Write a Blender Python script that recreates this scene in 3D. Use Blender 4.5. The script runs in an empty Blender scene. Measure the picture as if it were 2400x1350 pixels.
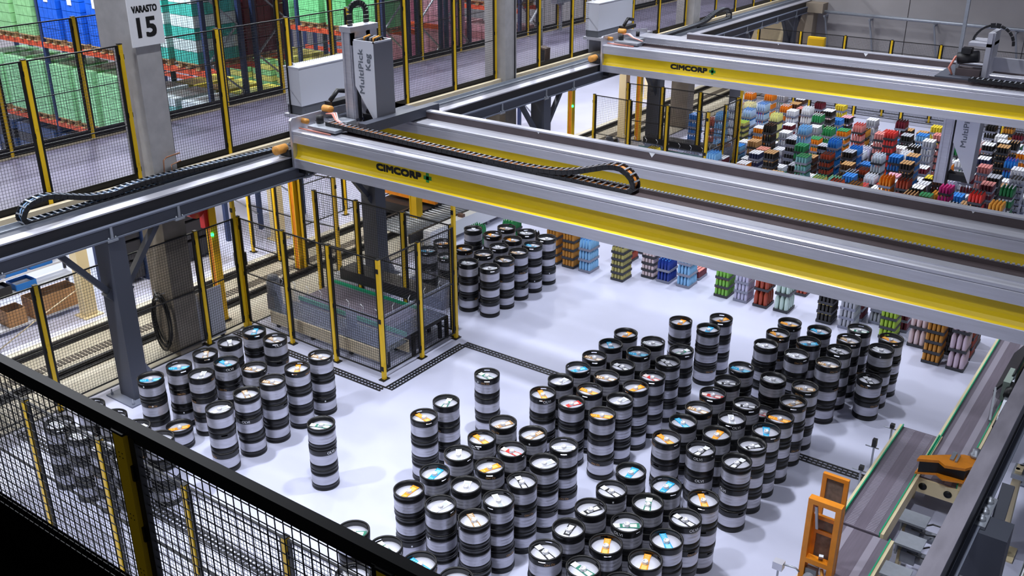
import bpy, math, random
from mathutils import Matrix, Vector
random.seed(7)
SC = bpy.context.scene
COL = SC.collection
# ------------------------------------------------------------------ camera, sky, lamps, exposure
cam_d = bpy.data.cameras.new('camera'); cam = bpy.data.objects.new('camera', cam_d); COL.objects.link(cam)
RT = Vector((0.81113743, 0.5848556, 0.0)); UP = Vector((-0.23412376, 0.32470672, 0.91637962)); BK = Vector((0.53594976, -0.74330981, 0.40031036))
cm = Matrix.Identity(4)
for i in range(3):
    cm[i][0], cm[i][1], cm[i][2] = RT[i], UP[i], BK[i]
cm[2][3] = 8.4
cam.matrix_world = cm
cam_d.sensor_width = 36.0; cam_d.lens = 34.887; cam_d.clip_end = 200
SC.camera = cam
w = bpy.data.worlds.new('world'); SC.world = w; w.use_nodes = True
w.node_tree.nodes['Background'].inputs[0].default_value = (0.62, 0.66, 0.80, 1)
w.node_tree.nodes['Background'].inputs[1].default_value = 0.14
def lamp(x, y, z, sx, sy, power, col=(0.90, 0.93, 1.0), name='hall_and_fill_lamp', spread=math.pi):
    d = bpy.data.lights.new(name, 'AREA'); d.shape = 'RECTANGLE'; d.size = sx; d.size_y = sy
    d.energy = power; d.color = col; d.spread = spread
    o = bpy.data.objects.new(name, d); o.location = (x, y, z); COL.objects.link(o); return o
for y, p in ((3.0, 170), (6.6, 170), (11.0, 225), (16.2, 125), (21.4, 200), (26.6, 200), (31.8, 180)):
    lamp(-6.7, y, 10.5, 0.3, 0.5, p, spread=1.75)
for y, p in ((3.2, 430), (8.3, 95), (13.5, 150), (18.7, 130), (24.0, 170), (29.2, 170), (34.4, 220)):
    lamp(-12.7, y, 10.5, 0.3, 0.5, p, spread=1.75)  # nearest lamp of this row added and raised to brighten the front floor
for y, p in ((7.4, 150), (19.5, 130), (28.0, 110)):
    lamp(-1.4, y, 10.5, 0.3, 0.5, p, spread=1.75)  # unseen fill lamps added to brighten the side by the belts
for y in (7.4, 12.2, 17.3, 22.0, 26.5, 31.0):
    lamp(-20.0, y, 9.6, 0.4, 1.4, 620)  # unseen fill lamps added to brighten the rack loads
for x in (-24.5, -29.0):
    for y in (11.8, 18.0, 24.3): lamp(x, y, 9.6, 0.4, 1.4, 520)  # further added fill lamps, deeper over the racks
for y in (6.8, 9.5, 12.5, 16.0, 20.0, 24.5, 29.0, 33.0):
    lamp(-17.15, y, 2.98, 0.25, 1.4, 42, (1.0, 0.97, 0.92))
    lamp(-16.0, y + 1.2, 2.98, 0.2, 1.4, 45, (1.0, 0.95, 0.84))
vs = SC.view_settings; vs.view_transform = 'Standard'; vs.look = 'None'; vs.gamma = 1.0; vs.exposure = -0.16; vs.use_curve_mapping = False
# ------------------------------------------------------------------ materials
def lin(c):
    if isinstance(c, str):
        c = [int(c[i:i+2], 16) / 255 for i in (0, 2, 4)]
        c = [(v / 12.92 if v <= 0.04045 else ((v + 0.055) / 1.055) ** 2.4) for v in c]
    return (*c[:3], 1.0)
MATS = {}
def mat(name, col, rough=0.5, metal=0.0, var=0.0, scale=6.0, bump=0.0, col2=None, stretch=None, alpha=1.0, emit=0.0, trans=0.0, spec=None):
    if name in MATS: return MATS[name]
    m = bpy.data.materials.new(name); m.use_nodes = True; MATS[name] = m
    nt = m.node_tree; b = nt.nodes['Principled BSDF']
    c = lin(col)
    b.inputs['Base Color'].default_value = c; b.inputs['Roughness'].default_value = rough; b.inputs['Metallic'].default_value = metal
    if alpha < 1: b.inputs['Alpha'].default_value = alpha
    if emit: b.inputs['Emission Color'].default_value = c; b.inputs['Emission Strength'].default_value = emit
    if spec is not None: b.inputs['Specular IOR Level'].default_value = spec
    if trans: b.inputs['Transmission Weight'].default_value = trans
    if var or bump:
        tc = nt.nodes.new('ShaderNodeTexCoord'); mp = nt.nodes.new('ShaderNodeMapping')
        nt.links.new(tc.outputs['Object'], mp.inputs[0])
        if stretch: mp.inputs['Scale'].default_value = stretch
        n = nt.nodes.new('ShaderNodeTexNoise'); n.inputs['Scale'].default_value = scale; n.inputs['Detail'].default_value = 5
        nt.links.new(mp.outputs[0], n.inputs['Vector'])
        if var:
            r = nt.nodes.new('ShaderNodeValToRGB'); r.color_ramp.elements[0].position = 0.32; r.color_ramp.elements[1].position = 0.68
            d = lin(col2) if col2 else tuple(max(0, v * (1 - var)) for v in c[:3]) + (1,)
            r.color_ramp.elements[0].color = d; r.color_ramp.elements[1].color = c
            nt.links.new(n.outputs['Fac'], r.inputs[0]); nt.links.new(r.outputs[0], b.inputs['Base Color'])
        if bump:
            bp = nt.nodes.new('ShaderNodeBump'); bp.inputs['Strength'].default_value = bump; bp.inputs['Distance'].default_value = 0.01
            nt.links.new(n.outputs['Fac'], bp.inputs['Height']); nt.links.new(bp.outputs[0], b.inputs['Normal'])
    return m
M = dict(
 floor=mat('epoxy_floor', 'c6c9e0', 0.42, var=0.06, scale=1.3), beige=mat('track_concrete', 'c9c4b4', 0.6, var=0.16, scale=2.2),
 mezz=mat('walkway_floor', '726d84', 0.4, var=0.22, scale=1.1), concrete=mat('concrete', 'b2b0b0', 0.85, var=0.16, scale=5, bump=0.25),
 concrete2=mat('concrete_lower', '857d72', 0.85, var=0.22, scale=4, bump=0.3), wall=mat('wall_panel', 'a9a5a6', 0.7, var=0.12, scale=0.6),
 kerb=mat('kerb', 'e2d3b4', 0.7, var=0.1), slate=mat('slate_paint', '474b57', 0.5), slate2=mat('slate_paint_light', '6d7384', 0.5),
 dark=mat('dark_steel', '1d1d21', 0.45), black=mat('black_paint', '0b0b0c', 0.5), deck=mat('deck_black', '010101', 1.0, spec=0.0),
 yellow=mat('yellow_paint', 'f0c419', 0.45), yellow2=mat('yellow_girder', 'fad814', 0.42), orange=mat('orange_paint', 'f2941c', 0.45, var=0.15, scale=9),
 alu=mat('brushed_aluminium', 'd4d5e0', 0.36, 0.4, var=0.12, scale=4, stretch=(0.4, 6, 6)), alu2=mat('aluminium_plate', 'd2d3de', 0.4, 0.6, var=0.1, scale=5),
 steel=mat('worn_steel', '9a96a2', 0.45, 0.45, var=0.3, scale=7, stretch=(1, 0.25, 1)), galv=mat('galvanised', 'aeb4be', 0.45, 0.6, var=0.12, scale=12),
 brown=mat('rust_tray', '5e5356', 0.5, 0.3, var=0.2, scale=3), cab=mat('cabinet_paint', 'cfd2dd', 0.4), cabdark=mat('cabinet_plinth', '55585f', 0.5),
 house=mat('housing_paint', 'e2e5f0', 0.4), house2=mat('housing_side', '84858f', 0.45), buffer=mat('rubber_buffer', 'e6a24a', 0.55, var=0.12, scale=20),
 rubber=mat('keg_rubber', '0c0c0e', 0.36), kegsteel=mat('keg_steel', 'c9c9d4', 0.36, 0.5, var=0.2, scale=3.5, stretch=(1, 1, 5)),
 keglid=mat('keg_lid', 'd6d7e4', 0.42, 0.35, var=0.08, scale=6), valve=mat('keg_valve', 'e8e8ee', 0.35, 0.3), gold=mat('gold_print', 'b98d5a', 0.5), white=mat('white_print', 'eef0f4', 0.5),
 cream=mat('cream_paint', 'e6d6ae', 0.5), red=mat('red_paint', 'c8202a', 0.4), rackblue=mat('rack_blue', '22345c', 0.5), rackorange=mat('rack_orange', 'd8552e', 0.5),
 wood=mat('pallet_wood', 'b89566', 0.8, var=0.25, scale=9), card=mat('cardboard', 'b58a60', 0.8, var=0.1, scale=5), blue=mat('bin_blue', '1f6fc4', 0.45),
 navy=mat('bin_dark', '23242c', 0.5), belt=mat('conveyor_belt', '736a78', 0.55, var=0.15, scale=5, stretch=(8, 0.4, 1)), beltlight=mat('belt_rib', '9a94a2', 0.5), green=mat('green_guide', '18a878', 0.45),
 cableor=mat('orange_cable', 'd98a3c', 0.5), cablebl=mat('blue_cable', '8fb4e0', 0.5), led=mat('green_led', '30ff70', 0.5, emit=6), sign=mat('sign_white', 'f2f3f6', 0.45), ink=mat('sign_ink', '111114', 0.5),
 logogreen=mat('logo_green', '2f9a46', 0.5), grey=mat('mid_grey', '8b8f99', 0.5), wire=mat('black_wire', '09090a', 0.5),
 plastic=mat('clear_sheet', 'c9d2ec', 0.22, alpha=0.30), shade=mat('lamp_body', '30323a', 0.4))

# ------------------------------------------------------------------ mesh builder
class MB:
    def __init__(s): s.v = []; s.f = []; s.m = []; s.sm = []
    def add(s, vs, fs, m=0, smooth=False):
        o = len(s.v); s.v += [tuple(p) for p in vs]
        for f in fs: s.f.append(tuple(i + o for i in f)); s.m.append(m); s.sm.append(smooth)
        return s
    def box(s, x0, y0, z0, x1, y1, z1, m=0):
        return s.add([(x0,y0,z0),(x1,y0,z0),(x1,y1,z0),(x0,y1,z0),(x0,y0,z1),(x1,y0,z1),(x1,y1,z1),(x0,y1,z1)],
                     [(0,3,2,1),(4,5,6,7),(0,1,5,4),(1,2,6,5),(2,3,7,6),(3,0,4,7)], m)
    def bar(s, p, q, wd, ht, m=0, up=(0, 0, 1)):
        p = Vector(p); q = Vector(q); d = (q - p).normalized(); u = Vector(up)
        if abs(d.dot(u)) > 0.95: u = Vector((0, 1, 0))
        a = d.cross(u).normalized(); b = a.cross(d).normalized()
        c = [a*sx*wd/2 + b*sy*ht/2 for sx, sy in ((-1,-1),(1,-1),(1,1),(-1,1))]
        return s.add([p+k for k in c] + [q+k for k in c], [(0,1,2,3),(7,6,5,4),(0,4,5,1),(1,5,6,2),(2,6,7,3),(3,7,4,0)], m)
    def tube(s, pts, r, n=6, m=0, caps=True):
        pts = [Vector(p) for p in pts]; rings = []
        for i, p in enumerate(pts):
            d = (pts[min(i+1, len(pts)-1)] - pts[max(i-1, 0)]).normalized()
            u = Vector((0, 0, 1)) if abs(d.z) < 0.9 else Vector((1, 0, 0))
            a = d.cross(u).normalized(); b = a.cross(d)
            rings.append([p + (a*math.cos(2*math.pi*k/n) + b*math.sin(2*math.pi*k/n))*r for k in range(n)])
        vs = [v for rg in rings for v in rg]; fs = []
        for i in range(len(pts)-1):
            for k in range(n): fs.append((i*n+k, i*n+(k+1) % n, (i+1)*n+(k+1) % n, (i+1)*n+k))
        if caps: fs += [tuple(range(n-1, -1, -1)), tuple((len(pts)-1)*n+k for k in range(n))]
        return s.add(vs, fs, m, n > 4)
    def lathe(s, prof, n=24, m=0, c=(0, 0, 0), skip=None, a0=0.0, smooth=True, ms=None):
        vs = []; L = len(prof)
        for k in range(n):
            a = a0 + 2*math.pi*k/n
            for r, z in prof: vs.append((c[0]+r*math.cos(a), c[1]+r*math.sin(a), c[2]+z))
        for i in range(L-1):
            fs = [(k*L+i, ((k+1) % n)*L+i, ((k+1) % n)*L+i+1, k*L+i+1) for k in range(n) if not (skip and skip(i, k))]
            o = len(s.v) if i == 0 else o
            if i == 0: s.v += vs
            for f in fs: s.f.append(tuple(j+o for j in f)); s.m.append(ms[i] if ms else m); s.sm.append(smooth)
        return s
    def disc(s, r, z, n=24, m=0, c=(0, 0)):
        return s.add([(c[0]+r*math.cos(2*math.pi*k/n), c[1]+r*math.sin(2*math.pi*k/n), z) for k in range(n)], [tuple(range(n))], m)
    def prism(s, poly, axis, a, b, m=0, ms=None):
        n = len(poly)
        def P(u, v, t): return (t, u, v) if axis == 'x' else ((u, t, v) if axis == 'y' else (u, v, t))
        o = len(s.v)
        s.v += [P(u, v, a) for u, v in poly] + [P(u, v, b) for u, v in poly]
        for k in range(n):
            s.f.append((o+k, o+(k+1) % n, o+n+(k+1) % n, o+n+k)); s.m.append(ms[k] if ms else m); s.sm.append(False)
        s.f += [tuple(o+k for k in range(n-1, -1, -1)), tuple(o+n+k for k in range(n))]; s.m += [m, m]; s.sm += [False, False]
        return s
    def mesh(s, name, mats):
        me = bpy.data.meshes.new(name); me.from_pydata(s.v, [], s.f)
        for k in (mats if isinstance(mats, (list, tuple)) else [mats]): me.materials.append(k)
        me.polygons.foreach_set('material_index', s.m); me.polygons.foreach_set('use_smooth', s.sm); me.update()
        return me
    def build(s, name, mats, parent=None, label=None, kind=None, loc=None):
        return put(name, s.mesh(name, mats), parent, label, kind, loc)
def put(name, me, parent=None, label=None, kind=None, loc=None, rz=None):
    o = bpy.data.objects.new(name, me); COL.objects.link(o)
    if parent is not None: o.parent = parent
    if label: o['label'] = label
    if kind: o['kind'] = kind
    if loc is not None: o.location = loc
    if rz is not None: o.rotation_euler = (0, 0, rz)
    return o
def thing(name, label, cat, loc=(0, 0, 0), rz=0.0, group=None):
    o = bpy.data.objects.new(name, None); COL.objects.link(o); o.location = loc; o.rotation_euler = (0, 0, rz)
    o.empty_display_size = 0.2; o['label'] = label; o['category'] = cat
    if group: o['group'] = group
    return o
def tag(o, label, cat, group=None):
    o['label'] = label; o['category'] = cat
    if group: o['group'] = group
    return o
def struct(name, mb, mats, parent=None):
    o = mb.build(name, mats, parent)
    if parent is None: o['kind'] = 'structure'
    return o
TEXTS = {}
def text_verts(body, bold=0.0, shear=0.0):
    k = (body, bold, shear)
    if k not in TEXTS:
        cu = bpy.data.curves.new('txt', 'FONT'); cu.body = body; cu.size = 1.0; cu.offset = bold; cu.resolution_u = 3; cu.align_x = 'CENTER'; cu.shear = shear
        o = bpy.data.objects.new('txt', cu); COL.objects.link(o)
        bpy.context.view_layer.update()
        me = o.evaluated_get(bpy.context.evaluated_depsgraph_get()).to_mesh()
        vs = [v.co.copy() for v in me.vertices]; fs = [tuple(p.vertices) for p in me.polygons]
        bpy.data.objects.remove(o); bpy.data.curves.remove(cu)
        xs = [v.x for v in vs]; ys = [v.y for v in vs]
        TEXTS[k] = (vs, fs, max(xs)-min(xs), (max(xs)+min(xs))/2)
    return TEXTS[k]
def lettering(mb, body, origin, xd, yd, width=None, height=None, bold=0.0, m=0, lift=0.0, thick=0.0):
    """flat letters centred on ORIGIN; XD reading direction, YD letter-up direction"""
    vs, fs, wd, cx = text_verts(body, bold)
    xd = Vector(xd); yd = Vector(yd); nd = xd.cross(yd)
    sx = width/wd if width else height/0.73
    sy = height/0.73 if height else sx
    k = 0
    for (dx, dy) in ([(0, 0)] if not thick else [(a*thick, b*thick) for a in (-1, 0, 1) for b in (-1, 0, 1)]):
        mb.add([Vector(origin) + xd*((v.x-cx)*sx+dx) + yd*((v.y-0.36)*sy+dy) + nd*(lift+0.0002*k) for v in vs], fs, m); k += 1
    return mb
ORD = 'first second third fourth fifth sixth seventh eighth ninth tenth eleventh twelfth thirteenth fourteenth fifteenth sixteenth seventeenth eighteenth nineteenth twentieth'.split()
for t in ('twenty', 'thirty', 'forty'):
    ORD += [t + '-' + k for k in ORD[:9]] + [{'twenty': 'thirtieth', 'thirty': 'fortieth', 'forty': 'fiftieth'}[t]]

# ------------------------------------------------------------------ the setting
struct('floor', MB().box(-14.35, 0.5, -0.1, 6, 40, 0), M['floor'])
struct('floor.001', MB().box(-16.95, 0.5, -0.1, -14.35, 40, -0.005), M['beige'])
struct('floor.002', MB().box(-36, 0.5, -0.1, -16.95, 40, -0.002), M['floor'])
struct('floor.003', MB().box(-17.78, 3.0, 3.08, -14.47, 38.5, 3.3), M['mezz'])
struct('trim_1', MB().box(-14.55, 3.0, 3.1, -14.45, 38.5, 3.36), M['kerb'])
struct('trim_2', MB().box(-17.78, 3.0, 3.05, -17.66, 38.5, 3.33), M['kerb'])
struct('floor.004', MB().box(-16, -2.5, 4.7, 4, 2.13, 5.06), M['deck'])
wb = MB()
for i in range(12):
    wb.box(-38 + i*4, 38.6, 0, -38 + i*4 + 3.97, 38.9, 13)
wb.box(-38, 38.66, 0, 10, 38.88, 13)
wall_back = struct('wall_back', wb, M['wall'])
struct('wall_left', MB().box(-36.3, 0, 0, -36, 39, 13), M['wall'])
# concrete columns that rise through the walkway
for i, (y, vis) in enumerate(((9.55, 1), (19.6, 1), (29.8, 1))):
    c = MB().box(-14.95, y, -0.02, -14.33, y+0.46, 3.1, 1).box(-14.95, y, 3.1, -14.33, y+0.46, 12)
    c.box(-15.30, y-0.0, 5.45, -14.95, y+0.46, 12) if i == 0 else None
    struct('column' + ('' if i == 0 else '.%03d' % i), c, [M['concrete'], M['concrete2']])
# drain channels in the pale floor: two rails and cross bars
def channel(n, x0, y0, x1, y1):
    b = MB(); along_x = abs(x1-x0) > abs(y1-y0); L = max(abs(x1-x0), abs(y1-y0)); hw = 0.07
    sx = min(x0, x1); sy = min(y0, y1)
    for t in (-hw, 0.0, hw):
        if along_x: b.box(sx, sy+t-0.016, 0.0, sx+L, sy+t+0.016, 0.012)
        else: b.box(sx+t-0.016, sy, 0.0, sx+t+0.016, sy+L, 0.012)
    k = 0.0
    while k < L:
        if along_x: b.box(sx+k, sy-hw, 0.002, sx+k+0.022, sy+hw, 0.009)
        else: b.box(sx-hw, sy+k, 0.002, sx+hw, sy+k+0.022, 0.009)
        k += 0.075
    struct('trim_%d' % n, b, M['dark'])
channel(3, -10.43, 12.95, -2.85, 12.95); channel(4, -10.43, 10.84, -10.43, 12.9)
channel(5, -14.3, 10.78, -10.5, 10.84); channel(6, -14.2, 6.4, -7.0, 6.4)
# crane tracks and slotted drains in the lower lane
tr = MB()
for x in (-16.55, -15.42):
    tr.box(x-0.16, 3, -0.004, x-0.13, 38, 0.02); tr.box(x+0.10, 3, -0.004, x+0.13, 38, 0.02)
    tr.box(x-0.035, 3, 0, x+0.035, 38, 0.09); tr.box(x-0.09, 3, -0.004, x+0.09, 38, 0.025)
struct('trim_7', tr, M['dark'])
dr = MB()
y = 3.0
while y < 38:
    dr.box(-15.99, y, -0.004, -15.75, y+0.05, 0.008); y += 0.085
struct('trim_8', dr, mat('drain_slots', '5d5750', 0.7))
struct('trim_9', MB().box(-14.36, 3, -0.004, -14.33, 38, 0.012), M['dark'])
# ------------------------------------------------------------------ gantry rails
COLS_Y = (8.2, 14.2, 20.35, 26.45, 32.5, 37.0)
def gantry_rail(mir, label, ymin, ymax, cols):
    root = thing('gantry_rail', label, 'crane rail')
    fx = (lambda x: x) if not mir else (lambda x: -14.66 - x + 0.02)
    def bx(b, x0, y0, z0, x1, y1, z1, m=0):
        a, c = sorted((fx(x0), fx(x1))); return b.box(a, y0, z0, c, y1, z1, m)
    b = MB()
    bx(b, -13.62, ymin, 2.89, -13.60, ymax, 3.08); bx(b, -13.80, ymin, 2.865, -13.575, ymax, 2.89, 1); bx(b, -13.80, ymin, 3.075, -13.575, ymax, 3.10, 1)
    b.build('web_beam', [M['slate'], M['slate2']], root)
    bx(MB(), -13.99, ymin, 3.10, -13.66, ymax, 3.275).build('rail_box', M['dark'], root)  # dark colour stands in for the shade on the rail's side
    p = MB(); bx(p, -13.88, ymin, 3.275, -13.655, ymax, 3.30); 
    p.build('rail_plate', M['steel'] if mir else M['alu2'], root)
    q = MB(); bx(q, -14.10, ymin, 3.25, -13.88, ymax, 3.285); q.build('back_plate', M['slate'], root)
    if not mir:
        t = MB(); bx(t, -14.30, ymin, 3.255, -14.10, ymax, 3.27); bx(t, -14.115, ymin, 3.25, -14.10, ymax, 3.31); bx(t, -14.30, ymin, 3.25, -14.29, ymax, 3.33)
        t.build('cable_tray', M['galv'], root)
    bo = MB()
    for yc in cols:
        for dy in (-1.9, -0.06, 1.2):
            if ymin < yc+dy < ymax-0.1:
                bx(bo, -13.66, yc+dy-0.09, 2.84, -13.56, yc+dy+0.09, 2.875); bx(bo, -13.6, yc+dy-0.02, 2.89, -13.57, yc+dy+0.02, 3.08)
                for k in (-0.06, 0.06): bo.lathe([(0.012, 0), (0.012, 0.03), (0, 0.03)], 6, c=(fx(-13.585), yc+dy+k, 2.885))
    bo.build('joint_plates', M['galv'], root, kind='stuff')
    for yc in cols:
        c = MB(); bx(c, -13.98, yc-0.15, 0.02, -13.58, yc+0.15, 2.865)
        col = c.build('support_column', M['slate'], root)
        f = MB(); bx(f, -14.15, yc-0.32, 0, -13.42, yc+0.32, 0.025)
        for sx in (-14.08, -13.49):
            for sy in (-0.25, 0.25): f.lathe([(0.022, 0.02), (0.022, 0.06), (0.012, 0.06), (0.012, 0.12), (0, 0.12)], 8, c=(fx(sx), yc+sy, 0))
        f.build('base_plate', M['slate2'], col)
        g = MB()
        poly = [(yc+0.15, 0.02), (yc+0.42, 0.02), (yc+0.42, 0.15), (yc+0.15, 0.62)]
        a, d = sorted((fx(-13.93), fx(-13.63))); g.prism(poly, 'x', a, d); g.build('gusset', M['slate2'], col)
        for s in (-1, 1):
            r = MB(); xm = fx(-13.78)
            r.bar((xm, yc+s*0.14, 1.93), (xm, yc+s*0.86, 2.82), 0.11, 0.09); r.bar((xm, yc+s*0.10, 1.86), (xm, yc+s*0.2, 1.98), 0.16, 0.14); r.bar((xm, yc+s*0.8, 2.82), (xm, yc+s*0.95, 2.86), 0.15, 0.05)
            r.build('brace', M['slate'], root)
    return root
gantry_rail(False, 'grey steel crane rail on braced columns below the fenced upper walkway', 2.6, 38.6, COLS_Y)
def right_rail():
    root = thing('gantry_rail', 'worn steel crane rail running above the belt conveyors, dark on its side', 'crane rail')
    MB().box(-1.06, 3, 3.275, -0.905, 38.6, 3.30).build('rail_plate', M['steel'], root)
    MB().box(-1.05, 3, 3.02, -0.915, 38.6, 3.275).build('rail_box', M['dark'], root)
    b = MB().box(-1.02, 3, 2.89, -0.96, 38.6, 3.02).box(-1.09, 3, 2.865, -0.86, 38.6, 2.89, 1).box(-1.06, 3, 3.0, -0.90, 38.6, 3.02)
    b.build('web_beam', [M['slate'], M['slate2']], root)
    for yc in (8.45, 14.4, 20.35, 26.45, 32.5):
        c = MB().box(-0.98, yc-0.16, 0.02, -0.62, yc+0.16, 2.865); col = c.build('support_column', M['slate'], root)
        f = MB().box(-1.15, yc-0.32, 0, -0.45, yc+0.32, 0.025)
        for sx in (-1.08, -0.52):
            for sy in (-0.25, 0.25): f.lathe([(0.022, 0.02), (0.022, 0.06), (0.012, 0.06), (0.012, 0.12), (0, 0.12)], 8, c=(sx, yc+sy, 0))
        f.build('base_plate', M['slate2'], col)
        j = MB().box(-0.93, yc-0.1, 2.87, -0.82, yc+0.42, 2.90)
        for dy in (0.0, 0.13, 0.32): j.lathe([(0.035, 0), (0.035, 0.03), (0.02, 0.03), (0.02, 0.06), (0, 0.06)], 10, c=(-0.87, yc+dy, 2.9))
        j.build('clamp', M['galv'], root)
        for s in (-1, 1):
            MB().bar((-0.8, yc+s*0.14, 1.93), (-0.8, yc+s*0.86, 2.82), 0.11, 0.09).build('brace', M['slate'], root)
right_rail()
# ------------------------------------------------------------------ gantry bridges
def girder_poly(y, lip=True):
    return [(y, 3.10), (y+0.6, 3.10), (y+0.6, 3.80), (y+0.02, 3.80), (y, 3.785), (y, 3.745), (y+0.012, 3.735), (y, 3.725), (y, 3.575), (y+0.085, 3.565), (y+0.085, 3.40), (y+0.075, 3.345), (y+0.045, 3.30), (y+0.01, 3.278), (y, 3.27)]
def bridge(y0, label, group):
    root = thing('gantry_bridge', label, 'crane bridge', (0, 0, 0), 0, group)
    X0, X1 = -13.58, -0.62
    ALU = [M['alu'], M['yellow2']]
    for nm, y, xs in (('front_girder', y0, X0), ('rear_girder', y0+1.8, X0)):
        b = MB().prism(girder_poly(y), 'x', xs, X1, 0, ms=[0]*9 + [1, 1, 1, 1] + [0, 0])
        g = b.build(nm, ALU, root)
        if nm == 'front_girder':
            t = MB()
            lettering(t, 'CIMCORP', (-11.10, y+0.083, 3.455), (1, 0, 0), (0, 0, 1), width=1.0, height=0.115, m=0, lift=0.0, thick=0.012)
            t.build('logo_lettering', M['ink'], g)
            c = MB(); cx, cz = -10.45, 3.45
            for (a, d) in ((0.085, 0.032), (0.032, 0.085)): c.box(cx-a, y+0.08, cz-d, cx+a, y+0.084, cz+d)
            c.build('logo_plus', M['logogreen'], g)
    s = MB(); s.box(X0+0.5, y0+0.13, 3.80, X1, y0+0.30, 3.815); s.box(X0+0.3, y0+0.52, 3.80, X1, y0+0.60, 3.835)
    s.build('guide_strip', M['alu2'], root)
    t = MB().box(X0+0.9, y0+0.335, 3.80, X1, y0+0.50, 3.808); t.box(X0+0.9, y0+0.495, 3.80, X1, y0+0.51, 3.87)
    t.build('chain_trough', M['brown'], root)
    r = MB(); x = X0+0.5
    r.box(X0+0.5, y0+0.53, 3.835, X1, y0+0.585, 3.85)
    while x < X1-0.05: r.box(x, y0+0.53, 3.85, x+0.03, y0+0.585, 3.872); x += 0.058
    r.build('gear_rack', M['galv'], root, kind='stuff')
    k = MB(); yb = y0+2.12
    k.prism([(yb, 3.80), (yb+0.16, 3.80), (yb+0.16, 3.93), (yb+0.13, 3.955), (yb-0.01, 3.955), (yb-0.01, 3.93)], 'x', -12.2, X1, 0, ms=[0, 0, 1, 1, 1, 0])
    k.build('cable_duct', [M['brown'], M['alu2']], root)
    mk = MB()
    for xx, sz in ((-7.35, .055), (-9.6, .02), (-4.2, .02), (-2.4, .02)):
        mk.add([(xx-sz, yb-.014, 3.93), (xx+sz, yb-.014, 3.93), (xx, yb-.014, 3.93-sz*1.4)], [(0, 2, 1)])
    mk.build('arrow_sticker', M['white'], root, kind='stuff')
    e = MB().prism([(y0-0.02, 3.08), (y0+2.42, 3.08), (y0+2.42, 3.92), (y0+1.3, 4.02), (y0+0.02, 4.02), (y0-0.02, 3.98)], 'x', X0-0.05, X0)
    for yy in (y0+0.1, y0+0.75, y0+1.2): e.lathe([(0.02, 0), (0.02, 0.02), (0, 0.02)], 8, c=(X0-0.01, yy, 4.0))
    e.build('end_plate', M['alu2'], root)
    u = MB().box(X0-0.02, y0+0.1, 2.98, X0+0.16, y0+2.3, 3.10); u.box(X0-0.35, y0-0.06, 3.31, X0-0.06, y0+2.45, 3.44)
    for yy in (y0+0.25, y0+1.9): u.lathe([(0.0, -0.06), (0.13, -0.06), (0.13, 0.06), (0, 0.06)], 16, c=(X0-0.22, yy, 3.42))
    u.build('end_carriage', M['dark'], root)
    for (p, q, rr_) in (((X0-0.20, y0-0.02, 3.45), (X0-0.20, y0-0.27, 3.45), 0.085), ((X0+0.0, y0+0.82, 4.06), (X0+0.2, y0+0.82, 4.06), 0.065), ((X0+0.0, y0+0.28, 3.93), (X0+0.12, y0+0.28, 3.93), 0.05)):
        MB().tube([p, Vector(p).lerp(Vector(q), 0.9), q], rr_, 16).build('rubber_buffer', M['buffer'], root)
    # cabinet on the end carriage
    zc = 3.80; xa, xb, ya, yb2 = -14.70, -14.29, y0+0.92, y0+2.78
    pl = MB().box(xa+0.01, ya+0.01, zc, xb-0.01, yb2-0.01, zc+0.165)
    for i in range(5): pl.lathe([(0.011, 0), (0.011, 0.012), (0, 0.012)], 6, c=(xb-0.012, ya+0.1+i*0.4, zc+0.08))
    cb = MB().box(xa, ya, zc+0.165, xb, yb2, zc+0.90).box(xa-0.008, ya-0.008, zc+0.885, xb+0.008, yb2+0.008, zc+0.905)
    for yy in (ya+0.12, yb2-0.12): cb.tube([(xa+0.1, yy, zc+0.905), (xa+0.1, yy, zc+0.95), (xa+0.16, yy, zc+0.95), (xa+0.16, yy, zc+0.905)], 0.008, 5)
    co = cb.build('control_cabinet', M['cab'], root, label='light grey control cabinet'); pl.build('cabinet_plinth', M['cabdark'], co)
    sh = MB().box(xa-0.05, ya-0.05, 3.72, X0-0.05, yb2+0.05, 3.79); sh.box(xa+0.05, ya, 3.36, xa+0.13, yb2, 3.72); sh.build('cabinet_bracket', M['alu2'], root)
    # loose gear at the head of the front girder
    h = MB()
    h.box(X0+0.25, y0+0.15, 3.85, X0+0.95, y0+0.5, 3.90); h.box(X0+0.3, y0+0.62, 3.84, X0+0.75, y0+0.9, 3.93); h.box(X0+0.1, y0+0.45, 3.80, X0+0.3, y0+0.75, 3.88)
    h.build('terminal_tray', M['galv'], root)
    hd = MB().lathe([(0.0, 0), (0.07, 0), (0.07, 0.14), (0, 0.14)], 12, c=(X0+0.30, y0+0.42, 3.9)).lathe([(0.0, 0), (0.05, 0), (0.05, 0.12), (0, 0.12)], 12, c=(X0+0.45, y0+1.05, 3.93))
    hd.tube([(X0+0.1, y0+0.9, 4.2), (X0+0.1, y0+1.1, 4.35), (X0+0.12, y0+1.35, 4.3)], 0.045, 7); hd.box(X0-0.05, y0+0.9, 4.08, X0+0.14, y0+1.5, 4.17)
    hd.build('drive_motor', M['dark'], root)
    cbm = MB()
    for i, cm_ in enumerate((0, 0, 1, 0, 1)):
        o = 0.03*i
        cbm.tube([(X0+0.12, y0+0.75+o, 3.98), (X0+0.35, y0+0.68+o, 4.02), (X0+0.6, y0+0.52+o*.5, 3.97), (X0+0.95, y0+0.40+o*.4, 3.93)], 0.011, 5, cm_)
    cbm.tube([(X0+0.08, y0+0.10, 3.84), (X0+0.5, y0+0.12, 3.83), (X0+0.85, y0+0.13, 3.825)], 0.016, 5, 0)
    cbm.build('loose_cables', [mat('pink_cable', 'd98878', 0.5), M['white']], root)
    return root
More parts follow.
